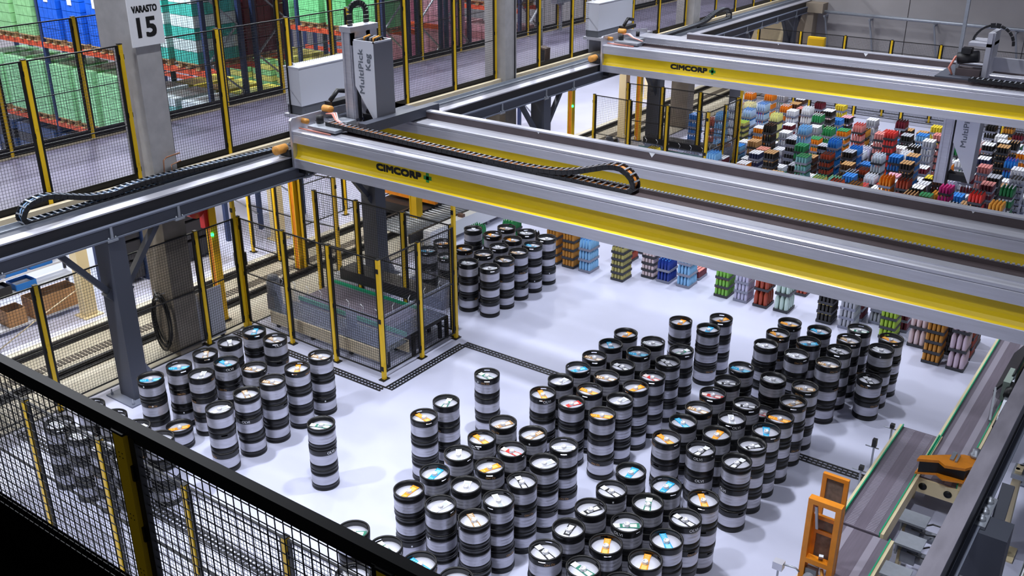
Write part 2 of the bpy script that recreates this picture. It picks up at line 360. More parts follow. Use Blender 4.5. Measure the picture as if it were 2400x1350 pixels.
bridge(12.0, 'nearer yellow and aluminium gantry bridge spanning above the kegs', 'gantry bridges')
bridge(22.93, 'farther yellow and aluminium gantry bridge spanning above the drink trays', 'gantry bridges')
# ------------------------------------------------------------------ cable chains
def chain(label, pts, width, across, fixed, pitch=0.108, hgt=0.075, cables=(0, 1, 0)):
    """PTS: (s, z) along the run; ACROSS: 'x' (runs along y) or 'y' (runs along x)"""
    root = thing('cable_chain', label, 'cable chain', (0, 0, 0))
    def W(s, z, o=0.0): return Vector((fixed+o, s, z)) if across == 'x' else Vector((s, fixed+o, z))
    P = [Vector((a, b)) for a, b in pts]; Q = []
    for i in range(len(P)-1):       # smooth
        p0, p1, p2, p3 = P[max(i-1, 0)], P[i], P[i+1], P[min(i+2, len(P)-1)]
        n = max(2, int((p2-p1).length/0.02))
        for k in range(n):
            t = k/n; Q.append(0.5*((2*p1)+(p2-p0)*t+(2*p0-5*p1+4*p2-p3)*t*t+(3*p1-p0-3*p2+p3)*t**3))
    Q.append(P[-1])
    lk = MB(); hw = width/2
    for s in (-1, 1):
        lk.box(-pitch*0.52, s*hw-0.009, -hgt/2, pitch*0.42, s*hw+0.009, hgt/2, 0); lk.box(-pitch*0.2, s*hw-0.014, -hgt*0.35, pitch*0.7, s*hw+0.014, hgt*0.35, 0)
    lk.box(-0.012, -hw, hgt/2-0.012, 0.012, hw, hgt/2+0.004, 1); lk.box(-0.012, -hw, -hgt/2-0.004, 0.012, hw, -hgt/2+0.010, 1)
    me = lk.mesh('chain_link', [M['dark'], M['galv']])
    acc = 0.0; nxt = 0.0
    for i in range(len(Q)-1):
        d = Q[i+1]-Q[i]; L = d.length
        while nxt <= acc+L and L > 0:
            c = Q[i]+d*((nxt-acc)/L); u = d/L
            o = put('chain_link', me, root)
            X = W(u.x, u.y) - W(0, 0); Y = W(0, 0, 1)-W(0, 0); Z = X.cross(Y)
            mw = Matrix((X, Y, Z)).transposed().to_4x4(); mw.translation = W(c.x, c.y); o.matrix_world = mw
            nxt += pitch
        acc += L
    cb = MB()
    st = Q[::4]+[Q[-1]]
    for i, cc in enumerate(cables):
        cb.tube([W(q.x, q.y, (i-(len(cables)-1)/2)*width/(len(cables)+1)) for q in st], 0.017, 5, cc)
    cb.build('cables', [M['cablebl'], M['cableor'], M['dark']], root)
    return root
chain('black cable chain with silver bars looping on the rail below the signed column', [(12.1, 3.32), (9.85, 3.41), (9.01, 3.42), (8.61, 3.39), (8.24, 3.43), (7.89, 3.53), (7.62, 3.61), (7.41, 3.62), (7.23, 3.57), (7.12, 3.45), (7.13, 3.34), (7.25, 3.30), (7.6, 3.30), (9.5, 3.30)], 0.17, 'x', -14.205, cables=(0, 2, 0, 2))
chain('black cable chain with orange cables arching on top of the nearer bridge', [(-13.0, 3.93), (-12.2, 3.91), (-10.76, 3.885), (-9.4, 3.87), (-8.7, 3.87), (-8.16, 3.90), (-7.75, 3.97), (-7.39, 4.08), (-7.15, 4.15), (-6.95, 4.155), (-6.78, 4.06), (-6.72, 3.93), (-6.78, 3.84), (-6.95, 3.825), (-7.9, 3.825), (-9.5, 3.825)], 0.16, 'y', 12.42, cables=(1, 2, 1, 1))
chain('grey cable chain looping on the rail beyond the farther bridge', [(25.6, 3.32), (28.7, 3.38), (30.2, 3.43), (31.1, 3.62), (31.8, 3.68), (32.14, 3.58), (32.26, 3.42), (32.05, 3.31), (30.0, 3.30)], 0.17, 'x', -14.205, cables=(2, 2))

# ------------------------------------------------------------------ safety fences
PANELS = {}
def panel_meshes(L, H, z0, midbar, kick):
    k = (round(L, 2), H, z0, midbar, kick)
    if k not in PANELS:
        f = MB(); t = 0.018
        f.box(0, -0.015, z0, 0.042, 0.015, H).box(L-0.042, -0.015, z0, L, 0.015, H)
        f.box(0.035, -0.012, H-0.022, L-0.035, 0.012, H).box(0.035, -0.012, z0, L-0.035, 0.012, z0+0.022)
        if midbar: f.box(0.035, -0.010, midbar, L-0.035, 0.010, midbar+0.016)
        if kick: f.box(0.0, -0.014, 0.03, L, 0.014, kick)
        w_ = MB(); r = 0.0019
        n = int(round((L-0.07)/0.05)); 
        for i in range(1, n):
            x = 0.035+(L-0.07)*i/n
            w_.add([(x-r,-r,z0), (x+r,-r,z0), (x+r,r,z0), (x-r,r,z0), (x-r,-r,H), (x+r,-r,H), (x+r,r,H), (x-r,r,H)], [(0,1,5,4),(1,2,6,5),(2,3,7,6),(3,0,4,7)])
        m = int(round((H-z0)/0.05))
        for i in range(1, m):
            z = z0+(H-z0)*i/m
            w_.add([(0,r,z-r), (0,3*r,z-r), (0,3*r,z+r), (0,r,z+r), (L,r,z-r), (L,3*r,z-r), (L,3*r,z+r), (L,r,z+r)], [(0,4,5,1),(1,5,6,2),(2,6,7,3),(3,7,4,0)])
        PANELS[k] = (f.mesh('panel_frame', M['black']), w_.mesh('wire_mesh', M['wire']))
    return PANELS[k]
POSTS = {}
def post_mesh(H, ww=0.062):
    k = (H, ww)
    if k not in POSTS:
        h = ww/2
        b = MB().box(-h, -h, 0.012, h, h, H, 0).box(-h-0.004, -h-0.004, H, h+0.004, h+0.004, H+0.012, 1)
        b.box(-0.085, -0.06, 0, 0.085, 0.06, 0.014, 1)
        for z in (0.22, H*0.5, H-0.2):
            for s in (-1, 1): b.box(s*h-0.014, -0.026, z-0.04, s*h+0.014, 0.026, z+0.04, 1)
            for dz in (-0.012, 0.012):
                for dx in (-0.012, 0.012): b.box(dx-0.003, -h-0.001, z+0.09+dz-0.003, dx+0.003, -h, z+0.09+dz+0.003, 1); 
        POSTS[k] = b.mesh('post', [M['yellow'], M['black']])
    return POSTS[k]
def fence(label, pts, z, H=2.25, gap=0.14, midbar=None, kick=0.0, skip=(), face=None, group=None, hs=None, postw=0.062, toprail=None):
    """posts at PTS (x, y); a mesh panel between neighbours unless its index is in SKIP"""
    root = thing('safety_fence', label, 'fence', (pts[0][0], pts[0][1], z), 0, group)
    ox, oy = pts[0]
    for i, (x, y) in enumerate(pts):
        j = min(i, len(pts)-2); a = math.atan2(pts[j+1][1]-pts[j][1], pts[j+1][0]-pts[j][0])
        put('post', post_mesh((hs or {}).get(i, H), postw), root, loc=(x-ox, y-oy, 0), rz=a)
    for i in range(len(pts)-1):
        if i in skip: continue
        (xa, ya), (xb, yb) = pts[i], pts[i+1]; L = math.hypot(xb-xa, yb-ya); a = math.atan2(yb-ya, xb-xa); e = postw/2+0.004
        fm, wm = panel_meshes(L-2*e, H-0.01, gap, midbar, kick)
        f = put('mesh_panel', fm, root, loc=(xa-ox+math.cos(a)*e, ya-oy+math.sin(a)*e, 0), rz=a)
        put('wire_mesh', wm, f, kind='stuff')
    if toprail:
        b = MB(); b.bar((pts[0][0]-ox-1.6, pts[0][1]-oy, H+0.03), (pts[-1][0]-ox+1.6, pts[-1][1]-oy, H+0.03), 0.05, 0.05)
        b.build('hand_rail', M['black'], root)
    return root
UPN = [3.1, 4.67, 6.24, 7.81, 9.44]
fence('upper walkway fence with yellow posts, edge run left of the signed column', [(-14.6, y) for y in UPN], 3.3, 2.3, 0.14, 0.98, 0.14)
fence('upper walkway fence with yellow posts, edge run between the two nearer concrete columns', [(-14.6, y) for y in (10.12, 11.36, 12.98, 14.6, 16.29, 17.97, 19.55)], 3.3, 2.3, 0.14, 0.98, 0.14)
fence('upper walkway fence with yellow posts, edge run past the second concrete column', [(-14.6, y) for y in (20.22, 21.43, 22.99, 24.64, 26.3, 27.95, 29.75)], 3.3, 2.3, 0.14, 0.98, 0.14)
fence('upper walkway fence with yellow posts, farthest edge run up to the back wall', [(-14.6, y) for y in (30.4, 32.0, 33.6, 35.2, 36.8, 38.4)], 3.3, 2.3, 0.14, 0.98, 0.14)
fence('long fence with dull yellow posts between the upper walkway and the racks', [(-17.72, 4.0+1.645*i) for i in range(-0, 21)], 3.3, 2.33, 0.14, 0.98, 0.2)
# cage around the transfer conveyor
fence('mesh fence of yellow posts around the low grating conveyor', [(-14.3, 11.12), (-13.06, 11.09), (-11.88, 11.06), (-10.72, 11.06), (-10.72, 12.07), (-10.72, 13.06)], 0, 2.25, 0.12, 1.14, 0.0, hs={5: 2.72})
fence('mesh fence behind the grating conveyor, beside the grey column', [(-14.3, 13.05), (-13.17, 13.08), (-11.98, 13.1), (-10.80, 13.1)], 0, 2.25, 0.12, 1.14)
fence('mesh fence on yellow posts along the lower crane tracks', [(-14.32, 5.65), (-14.32, 7.15), (-14.32, 8.7), (-14.3, 10.16), (-14.32, 11.05)], 0, 2.25, 0.12, 1.14, hs={4: 2.6})
fence('mesh fence in front of the left keg stacks, yellow posts lit', [(-12.7, 5.15), (-11.15, 5.15), (-9.6, 5.16), (-8.05, 5.17), (-6.5, 5.18), (-4.95, 5.19)], 0, 2.22, 0.12, 1.14)
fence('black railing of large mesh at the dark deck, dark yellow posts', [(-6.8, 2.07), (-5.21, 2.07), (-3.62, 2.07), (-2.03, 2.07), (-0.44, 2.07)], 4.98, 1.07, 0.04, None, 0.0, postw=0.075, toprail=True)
fence('mesh fence with yellow posts in front of the concrete back wall', [(-14.35+1.6*i, 35.34) for i in range(9)], 0, 2.62, 0.12, 2.2)
fence('low mesh fence with short yellow posts beyond the drink trays', [(-13.5+1.6*i, 34.6) for i in range(8)], 0, 2.25, 0.12, 1.14)
# second cage at the far transfer conveyor
fence('mesh fence of yellow posts around the far transfer conveyor', [(-14.28, 23.76), (-13.13, 23.73), (-11.96, 23.72), (-10.77, 23.70), (-10.75, 24.71), (-10.75, 25.72)], 0, 2.25, 0.12, 1.14, 0.0, hs={5: 2.72})
fence('mesh fence of yellow posts behind the far transfer conveyor', [(-14.28, 25.66), (-13.17, 25.73), (-11.98, 25.75), (-10.85, 25.76)], 0, 2.25, 0.12, 1.14)
fence('mesh fence of yellow posts beyond the tracks by the shelving', [(-17.4, 15.2), (-17.4, 16.9), (-17.4, 18.6), (-17.4, 20.3), (-17.4, 22.0), (-17.4, 23.7)], 0, 2.2, 0.12, 1.14)
fence('mesh fence of yellow posts across the lower lane behind the conveyor', [(-17.3, 13.8), (-16.4, 13.8), (-15.55, 13.8), (-14.6, 13.9)], 0, 2.25, 0.12, 1.14)

# ------------------------------------------------------------------ beer kegs
KH = 0.342
STACKS = [(-12.384,6.633,3,"W","A",2.45,212),(-11.852,6.64,3,"W","A",2.48,264),(-11.334,6.66,3,"W","A",1.55,318),(-10.817,6.671,3,"O","A",0.45,373),(-12.312,6.078,3,"W","A",0.1,136),(-11.794,6.093,3,"W","A",0.42,188),(-11.285,6.115,3,"W","A",-0.42,242),(-10.787,6.138,3,"W","A",0.02,297),(-11.862,7.682,1,"O","B",1.03,420),(-12.391,7.659,3,"B","B",0.79,352),(-12.362,8.162,3,"B","A",0.79,419),(-12.372,8.677,3,"N","A",-0.75,480),(-12.378,9.184,3,"K","A",-0.59,538),(-12.383,9.702,3,"B","A",-0.9,595),(-11.87,9.706,3,"N","A",-0.12,644),(-11.858,8.191,3,"W","A",-0.94,470),(-11.857,8.685,3,"B","A",-0.09,530),(-11.353,8.819,3,"N","A",0.3,595),(-10.807,7.689,3,"W","A",1.41,513),(-10.82,8.21,3,"N","B",-0.44,577),(-10.808,8.701,3,"N","A",0.35,637),(-10.811,9.216,3,"O","A",-0.84,696),(-10.81,9.718,3,"N","A",0.18,750),(-9.28,8.245,3,"G","B",0.4,752),(-12.433,15.812,3,"W","B",-0.95,1108),(-11.904,16.307,3,"N","A",0.12,1187),(-11.888,15.787,3,"O","A",-0.48,1154),(-11.382,16.313,3,"W","A",-0.17,1233),(-11.378,15.797,3,"O","A",-0.43,1201),(-10.85,16.298,3,"W","A",0.39,1281),(-10.85,15.788,3,"B","A",-0.12,1249),(-11.363,15.297,3,"W","A",-0.69,1169),(-10.865,15.297,3,"N","A",0.09,1215),(-11.377,14.799,3,"N","A",0.56,1133),(-11.883,14.79,3,"O","A",-0.39,1086),(-10.845,14.788,3,"N","A",-0.56,1182),(-11.346,14.255,3,"W","A",-0.22,1097),(-10.848,14.298,3,"W","A",0.87,1147),(-12.455,14.813,3,"O","A",0.95,1037),(-12.428,14.306,3,"B","A",0.34,1003),(-11.891,14.268,3,"G","A",0.81,1048),(-8.25,10.779,3,"G","A",-0.15,1141),(-8.236,9.761,3,"G","A",-1.21,1045),(-8.235,9.26,3,"O","A",-0.19,993),(-7.206,9.774,3,"N","A",1.21,1178),(-7.207,9.282,3,"O","A",-0.3,1129),(-6.695,9.785,3,"N","B",-1.77,1249),(-7.222,8.786,3,"W","A",-0.9,1074),(-6.694,9.282,3,"R","A",-0.01,1199),(-6.702,8.792,3,"O","A",1.22,1147),(-7.198,8.256,3,"B","A",1.73,1018),(-7.215,7.768,3,"O","B",1.65,958),(-6.688,8.268,3,"W","B",2.05,1091),(-6.163,8.767,3,"K","A",-0.59,1223),(-6.687,7.756,3,"W","A",1.5,1032),(-6.171,8.27,3,"W","A",-0.61,1168),(-6.173,7.777,3,"N","B",-0.55,1111),(-7.199,6.747,3,"G","A",0.62,827),(-6.681,6.754,3,"G","A",-0.3,904),(-6.172,6.766,3,"B","A",-0.16,983),(-5.662,6.792,3,"N","A",0.69,1069),(-6.648,6.173,3,"W","A",-0.24,826),(-6.692,14.269,3,"O","A",1.67,1595),(-7.222,13.294,3,"O","B",1.61,1467),(-6.698,13.278,3,"W","A",0.18,1530),(-7.224,12.798,3,"B","A",-0.82,1431),(-6.708,12.812,3,"B","A",0.31,1497),(-7.215,12.273,3,"N","A",0.12,1393),(-6.179,13.287,3,"G","A",-1.86,1597),(-6.694,12.268,3,"K","A",-0.28,1459),(-6.173,12.801,3,"K","B",-0.55,1565),(-7.22,11.791,3,"B","A",1.1,1355),(-6.141,12.232,3,"R","A",-0.19,1529),(-6.712,11.81,3,"N","A",0.22,1422),(-7.226,11.299,3,"W","B",1.49,1314),(-6.188,11.791,3,"O","A",1.3,1490),(-6.706,11.304,3,"O","A",-0.04,1382),(-7.218,10.801,3,"O","A",-0.68,1272),(-6.724,10.824,3,"R","B",1.17,1339),(-6.191,11.315,3,"W","B",1.39,1452),(-6.188,10.802,3,"O","A",0.43,1411),(-6.181,9.782,3,"W","A",0.62,1321),(-6.175,9.295,3,"W","B",1.24,1275),(-6.172,14.779,3,"O","A",1.18,1690),(-6.178,14.286,3,"B","B",1.7,1660),(-5.138,15.307,3,"O","B",-0.06,1851),(-5.138,14.79,3,"O","A",-0.46,1824),(-4.62,15.314,3,"B","B",-0.42,1920),(-5.142,14.285,3,"W","B",-0.08,1796),(-4.605,14.784,3,"B","A",0.72,1896),(-4.081,15.76,3,"G","A",0.17,2015),(-4.097,15.277,3,"N","A",-0.43,1990),(-3.537,15.709,3,"O","A",-0.44,2089),(-4.598,14.234,3,"W","A",-0.09,1868),(-4.098,14.794,3,"K","A",-0.59,1967),(-3.551,15.228,3,"W","A",-0.6,2066),(-4.084,14.242,3,"N","A",0.03,1941),(-3.545,14.754,2,"K","A",-0.83,2038),(-5.138,13.289,3,"B","A",-0.03,1737),(-4.597,13.255,3,"W","B",-0.28,1812),(-4.101,13.283,3,"N","A",0.42,1887),(-5.13,12.758,3,"K","A",0.49,1705),(-5.148,12.281,3,"R","A",0.21,1671),(-4.614,12.289,3,"K","A",0.38,1750),(-4.083,12.75,3,"N","A",1.17,1859),(-4.072,12.215,3,"O","A",0.09,1828),(-5.127,11.763,3,"N","A",0.01,1638),(-5.145,11.298,3,"B","B",-0.54,1601),(-4.618,11.788,3,"W","A",-1.03,1716),(-5.136,10.776,3,"O","A",-0.4,1562),(-4.618,11.288,3,"O","B",1.64,1680),(-4.091,11.768,3,"B","A",1.96,1796),(-4.623,10.792,3,"K","A",-1.73,1643),(-4.105,11.306,3,"K","B",0.95,1763),(-4.103,10.799,3,"K","B",-1.71,1727),(-5.132,9.778,3,"B","B",1.67,1479),(-5.128,9.274,3,"K","A",-0.22,1433),(-4.61,9.764,3,"B","A",1.57,1561),(-5.14,8.79,3,"K","A",1.19,1384),(-4.618,9.295,3,"G","B",-1.19,1518),(-4.093,9.775,3,"O","A",-0.91,1649),(-4.626,8.79,3,"G","A",0.62,1470),(-5.14,8.289,3,"K","B",1.79,1332),(-4.097,9.283,3,"K","A",-0.24,1606),(-5.137,7.787,3,"K","A",-0.35,1278),(-4.623,8.289,3,"O","A",-1.16,1420),(-4.092,8.786,3,"B","A",-0.79,1562),(-4.623,7.791,3,"G","A",-0.2,1367),(-4.111,8.307,3,"O","A",-1.25,1512),(-4.126,7.794,3,"W","A",0.38,1457),(-4.554,12.78,2,"R","A",0.1,1785)]
HIDDEN = set([(49,1),(45,1),(34,1),(34,0),(63,1),(71,1),(47,1),(69,1),(67,1),(11,1),(65,1),(44,1),(58,1),(12,0),(11,0),(124,1),(125,1),(50,1),(130,0),(129,1),(129,0),(128,1),(128,0),(127,1),(127,0),(126,0),(125,0),(124,0),(122,0),(121,0),(119,0),(118,0),(117,0),(116,0),(115,0),(108,0),(106,0),(103,0),(102,0),(101,0),(99,0),(98,0),(93,0),(89,0),(87,0),(86,0),(85,0),(73,0),(71,0),(69,0),(67,0),(66,0),(65,0),(64,0),(63,0),(62,0),(61,1),(61,0),(60,1),(60,0),(59,1),(59,0),(58,0),(57,0),(50,0),(49,0),(48,0),(47,0),(46,0),(45,0),(44,0),(38,1),(38,0),(31,1),(31,0),(28,1),(28,0),(27,1),(27,0),(26,1),(26,0),(25,1),(25,0),(24,0),(17,1),(17,0),(14,0),(13,0),(1,0),(0,0)])
STK = {'W': ('white', 'eceef2', 'b9bfc6'), 'O': ('orange', 'f39a1a', 'f7c46a'), 'B': ('blue', '27a5d8', '8fd4ee'), 'N': ('tan', 'b08a5c', 'f0e8dc'),
       'K': ('black', '15161a', 'e6e8ee'), 'G': ('green', '2c7a64', 'f0f3f0'), 'R': ('red', 'd6342e', 'f3e3de')}
n = 40
slotA = lambda i, k: i in (1, 5) and (k % 20) in (0, 1, 2) 
def keg_collar(kind):
    b = MB()
    if kind == 'A': prof = [(0.197, 0.245), (0.199, 0.286), (0.199, 0.312), (0.199, 0.342), (0.182, 0.342), (0.182, 0.312), (0.182, 0.286), (0.180, 0.25)]; sk = lambda i, k: i in (1, 5) and (k % 20) < 3
    else: prof = [(0.192, 0.236), (0.199, 0.246), (0.199, 0.268), (0.188, 0.278), (0.188, 0.298), (0.199, 0.318), (0.2, 0.342), (0.180, 0.342), (0.178, 0.25)]; sk = lambda i, k: False
    b.lathe(prof, n, skip=sk)
    if kind == 'B':   # grip opening as a dark inset lip
        pass
    return b.mesh('top_collar', M['rubber'])
def keg_bottom(kind):
    b = MB()
    if kind == 'A': prof = [(0.0, 0.004), (0.17, 0.004), (0.196, 0.0), (0.198, 0.01), (0.198, 0.085), (0.194, 0.088)]
    else: prof = [(0.0, 0.004), (0.17, 0.004), (0.198, 0.0), (0.2, 0.02), (0.189, 0.035), (0.189, 0.05), (0.199, 0.066), (0.199, 0.088), (0.193, 0.098)]
    b.lathe(prof, n); return b.mesh('bottom_ring', M['rubber'])
def keg_body(kind):
    z0, z1 = (0.085, 0.247) if kind == 'A' else (0.092, 0.24)
    prof = [(0.193, z0), (0.195, z0+0.01)]
    for t in (0.33, 0.66):
        z = z0+(z1-z0)*t; prof += [(0.195, z-0.006), (0.1935, z), (0.195, z+0.006)]
    prof += [(0.195, z1-0.01), (0.192, z1)]
    return MB().lathe(prof, n).mesh('steel_body', M['kegsteel'])
def keg_lid():
    return MB().lathe([(0.186, 0.262), (0.176, 0.264), (0.168, 0.272), (0.10, 0.280), (0.0, 0.283)], n).mesh('keg_lid', M['keglid'])
def keg_valve():
    b = MB().lathe([(0.036, 0.278), (0.036, 0.318), (0.032, 0.324), (0.021, 0.324), (0.021, 0.316), (0.0, 0.316)], 16)
    return b.mesh('valve', M['valve'])
STRIPS = {}
def strip_mesh(s):
    if s not in STRIPS:
        nm, c1, c2 = STK[s]; m1 = mat('strip_' + nm, c1, 0.45); m2 = mat('strip_pale_' + nm, c2, 0.45)
        b = MB(); z = 0.284; T = 0.003
        def slab(poly, m, dz=0.0): b.prism([(x*1.02, y*1.22) for x, y in poly], 'z', z+dz, z+dz+T, m)
        slab([(-0.165, -0.032), (-0.06, -0.030), (0.02, -0.034), (0.148, -0.042), (0.152, 0.042), (0.02, 0.036), (-0.06, 0.032), (-0.165, 0.036)], 0)
        slab([(0.035, -0.022), (0.115, -0.026), (0.118, 0.026), (0.035, 0.024)], 1, 0.001)
        if s in 'GKR': slab([(-0.164, -0.031), (-0.085, -0.030), (-0.085, 0.032), (-0.164, 0.035)], 1, 0.001)
        else:
            for i in range(3): slab([(-0.15+0.03*i, -0.02), (-0.135+0.03*i, -0.02), (-0.135+0.03*i, 0.022), (-0.15+0.03*i, 0.022)], 1, 0.001)
        if s in 'KG': slab([(-0.05, -0.02), (-0.02, -0.02), (-0.02, 0.02), (-0.05, 0.02)], 1, 0.001)
        slab([(0.128, -0.012), (0.146, -0.012), (0.146, 0.012), (0.128, 0.012)], 0, 0.002)
        STRIPS[s] = b.mesh('label_strip', [m1, m2])
    return STRIPS[s]
def collar_text(body, size, m, z):
    vs, fs, wd, cx = text_verts(body, 0.01); sc = size/0.73; b = MB()
    b.add([(0.2005*math.cos(1.2+(v.x-cx)*sc/0.2), 0.2005*math.sin(1.2+(v.x-cx)*sc/0.2), z+(v.y-0.36)*sc) for v in vs], fs)
    return b.mesh('collar_lettering', m)
KM = {k: (keg_collar(k), keg_bottom(k), keg_body(k)) for k in 'AB'}
LID, VALVE = keg_lid(), keg_valve()
TXT = [collar_text('Olvi Oy', 0.030, M['gold'], 0.272), collar_text('OLVI', 0.042, M['white'], 0.285)]
MARK = MB().add([(0.2006*math.cos(a), 0.2006*math.sin(a), z) for a, z in ((-.05, .26), (.05, .26), (.05, .285), (-.05, .285))], [(0, 1, 2, 3)]).mesh('paint_mark', M['white'])
def region(x, y):
    if x < -10.4 and y < 10: return 'beside the grey column' if y > 7.2 else 'behind the corner fence'
    if x < -10.4: return 'beside the mesh cage'
    if y < 7.3: return 'at the railing end'
    if x < -8.9: return 'standing alone on the pale floor'
    if y > 13.9: return 'nearest the drink trays'
    if y > 10.2: return 'in the middle cluster' if x < -5.6 else 'beside the orange frame'
    return 'in the front cluster' if x < -5.6 else 'in the front right cluster'.replace(' right', ' end')
stack_label = {}
cnt = {}
order = sorted(range(len(STACKS)), key=lambda i: STACKS[i][6])
for i in order:
    x, y, nn, s, t, rot, px = STACKS[i]; k = (STK[s][0], region(x, y)); cnt.setdefault(k, []).append(i)
for (c, rg), ids in cnt.items():
    for q, i in enumerate(ids):
        stack_label[i] = (c, rg, ORD[q] if len(ids) > 1 else 'only')
stuff = MB(); rk = random.Random(11)
NKEG = 0
for i, (x, y, nn, s, t, rot, px) in enumerate(STACKS):
    c, rg, od = stack_label[i]
    for lv in range(nn):
        top = lv == nn-1
        kind = t if top else rk.choice('AAABB'); a = rk.random()*6.283; jx, jy = (rk.uniform(-.008, .008), rk.uniform(-.008, .008)) if not top else (0, 0)
        if i == 19: kind = 'BAB'[lv]
        if i == 23: kind = 'BAB'[lv]
        if (i, lv) in HIDDEN:
            stuff.lathe([(0, 0), (0.197, 0), (0.197, 0.086), (0.195, 0.09), (0.195, 0.246), (0.199, 0.25), (0.199, KH)], 20, c=(x+jx, y+jy, lv*KH), ms=[0, 0, 0, 1, 1, 0])
            stuff.disc(0.199, lv*KH+KH-0.03, 20, 0, (x+jx, y+jy)); continue
        NKEG += 1
        wh = ', %s such from left' % od if od != 'only' else ''
        if top: lab = 'keg with %s lid strip, topmost%s, %s' % (c, wh, rg)
        else: lab = '%s keg down below %s %s-strip keg%s, %s' % (ORD[nn-1-lv], od if od != 'only' else 'the', c, ' from left' if wh else '', rg)
        root = thing('beer_keg', lab, 'keg', (x+jx, y+jy, lv*KH), 0, 'steel kegs with black rubber rings')
        cm_, bm, sm = KM[kind]
        put('steel_body', sm, root, rz=a); put('bottom_ring', bm, root)
        co = put('top_collar', cm_, root, rz=a)
        if top:
            put('keg_lid', LID, root); put('label_strip', strip_mesh(s), root, label='%s lid strip' % c, rz=rot); put('valve', VALVE, root)
        if kind == 'A' or rk.random() < 0.3:
            ti = 1 if (rk.random() < 0.12) else 0
            ta = a+rk.random()*6.28
            if i in (14, 16) and top: ti, ta = 1, -1.2-0.45
            if i == 19 and lv == 1: ti, ta = 1, -1.2-0.95
            if i == 123 and top: ti, ta = 1, -1.2-0.55
            if kind == 'A': put('lettering', TXT[ti], co, rz=ta-a)
        if rk.random() < 0.10: put('paint_mark', MARK, co, rz=-1.2-a+rk.uniform(-1, 0.6))
if stuff.v:
    o = stuff.build('hidden_keg', [M['rubber'], M['kegsteel']], None, 'lower steel kegs hidden inside the keg stacks', 'stuff'); o['category'] = 'keg'

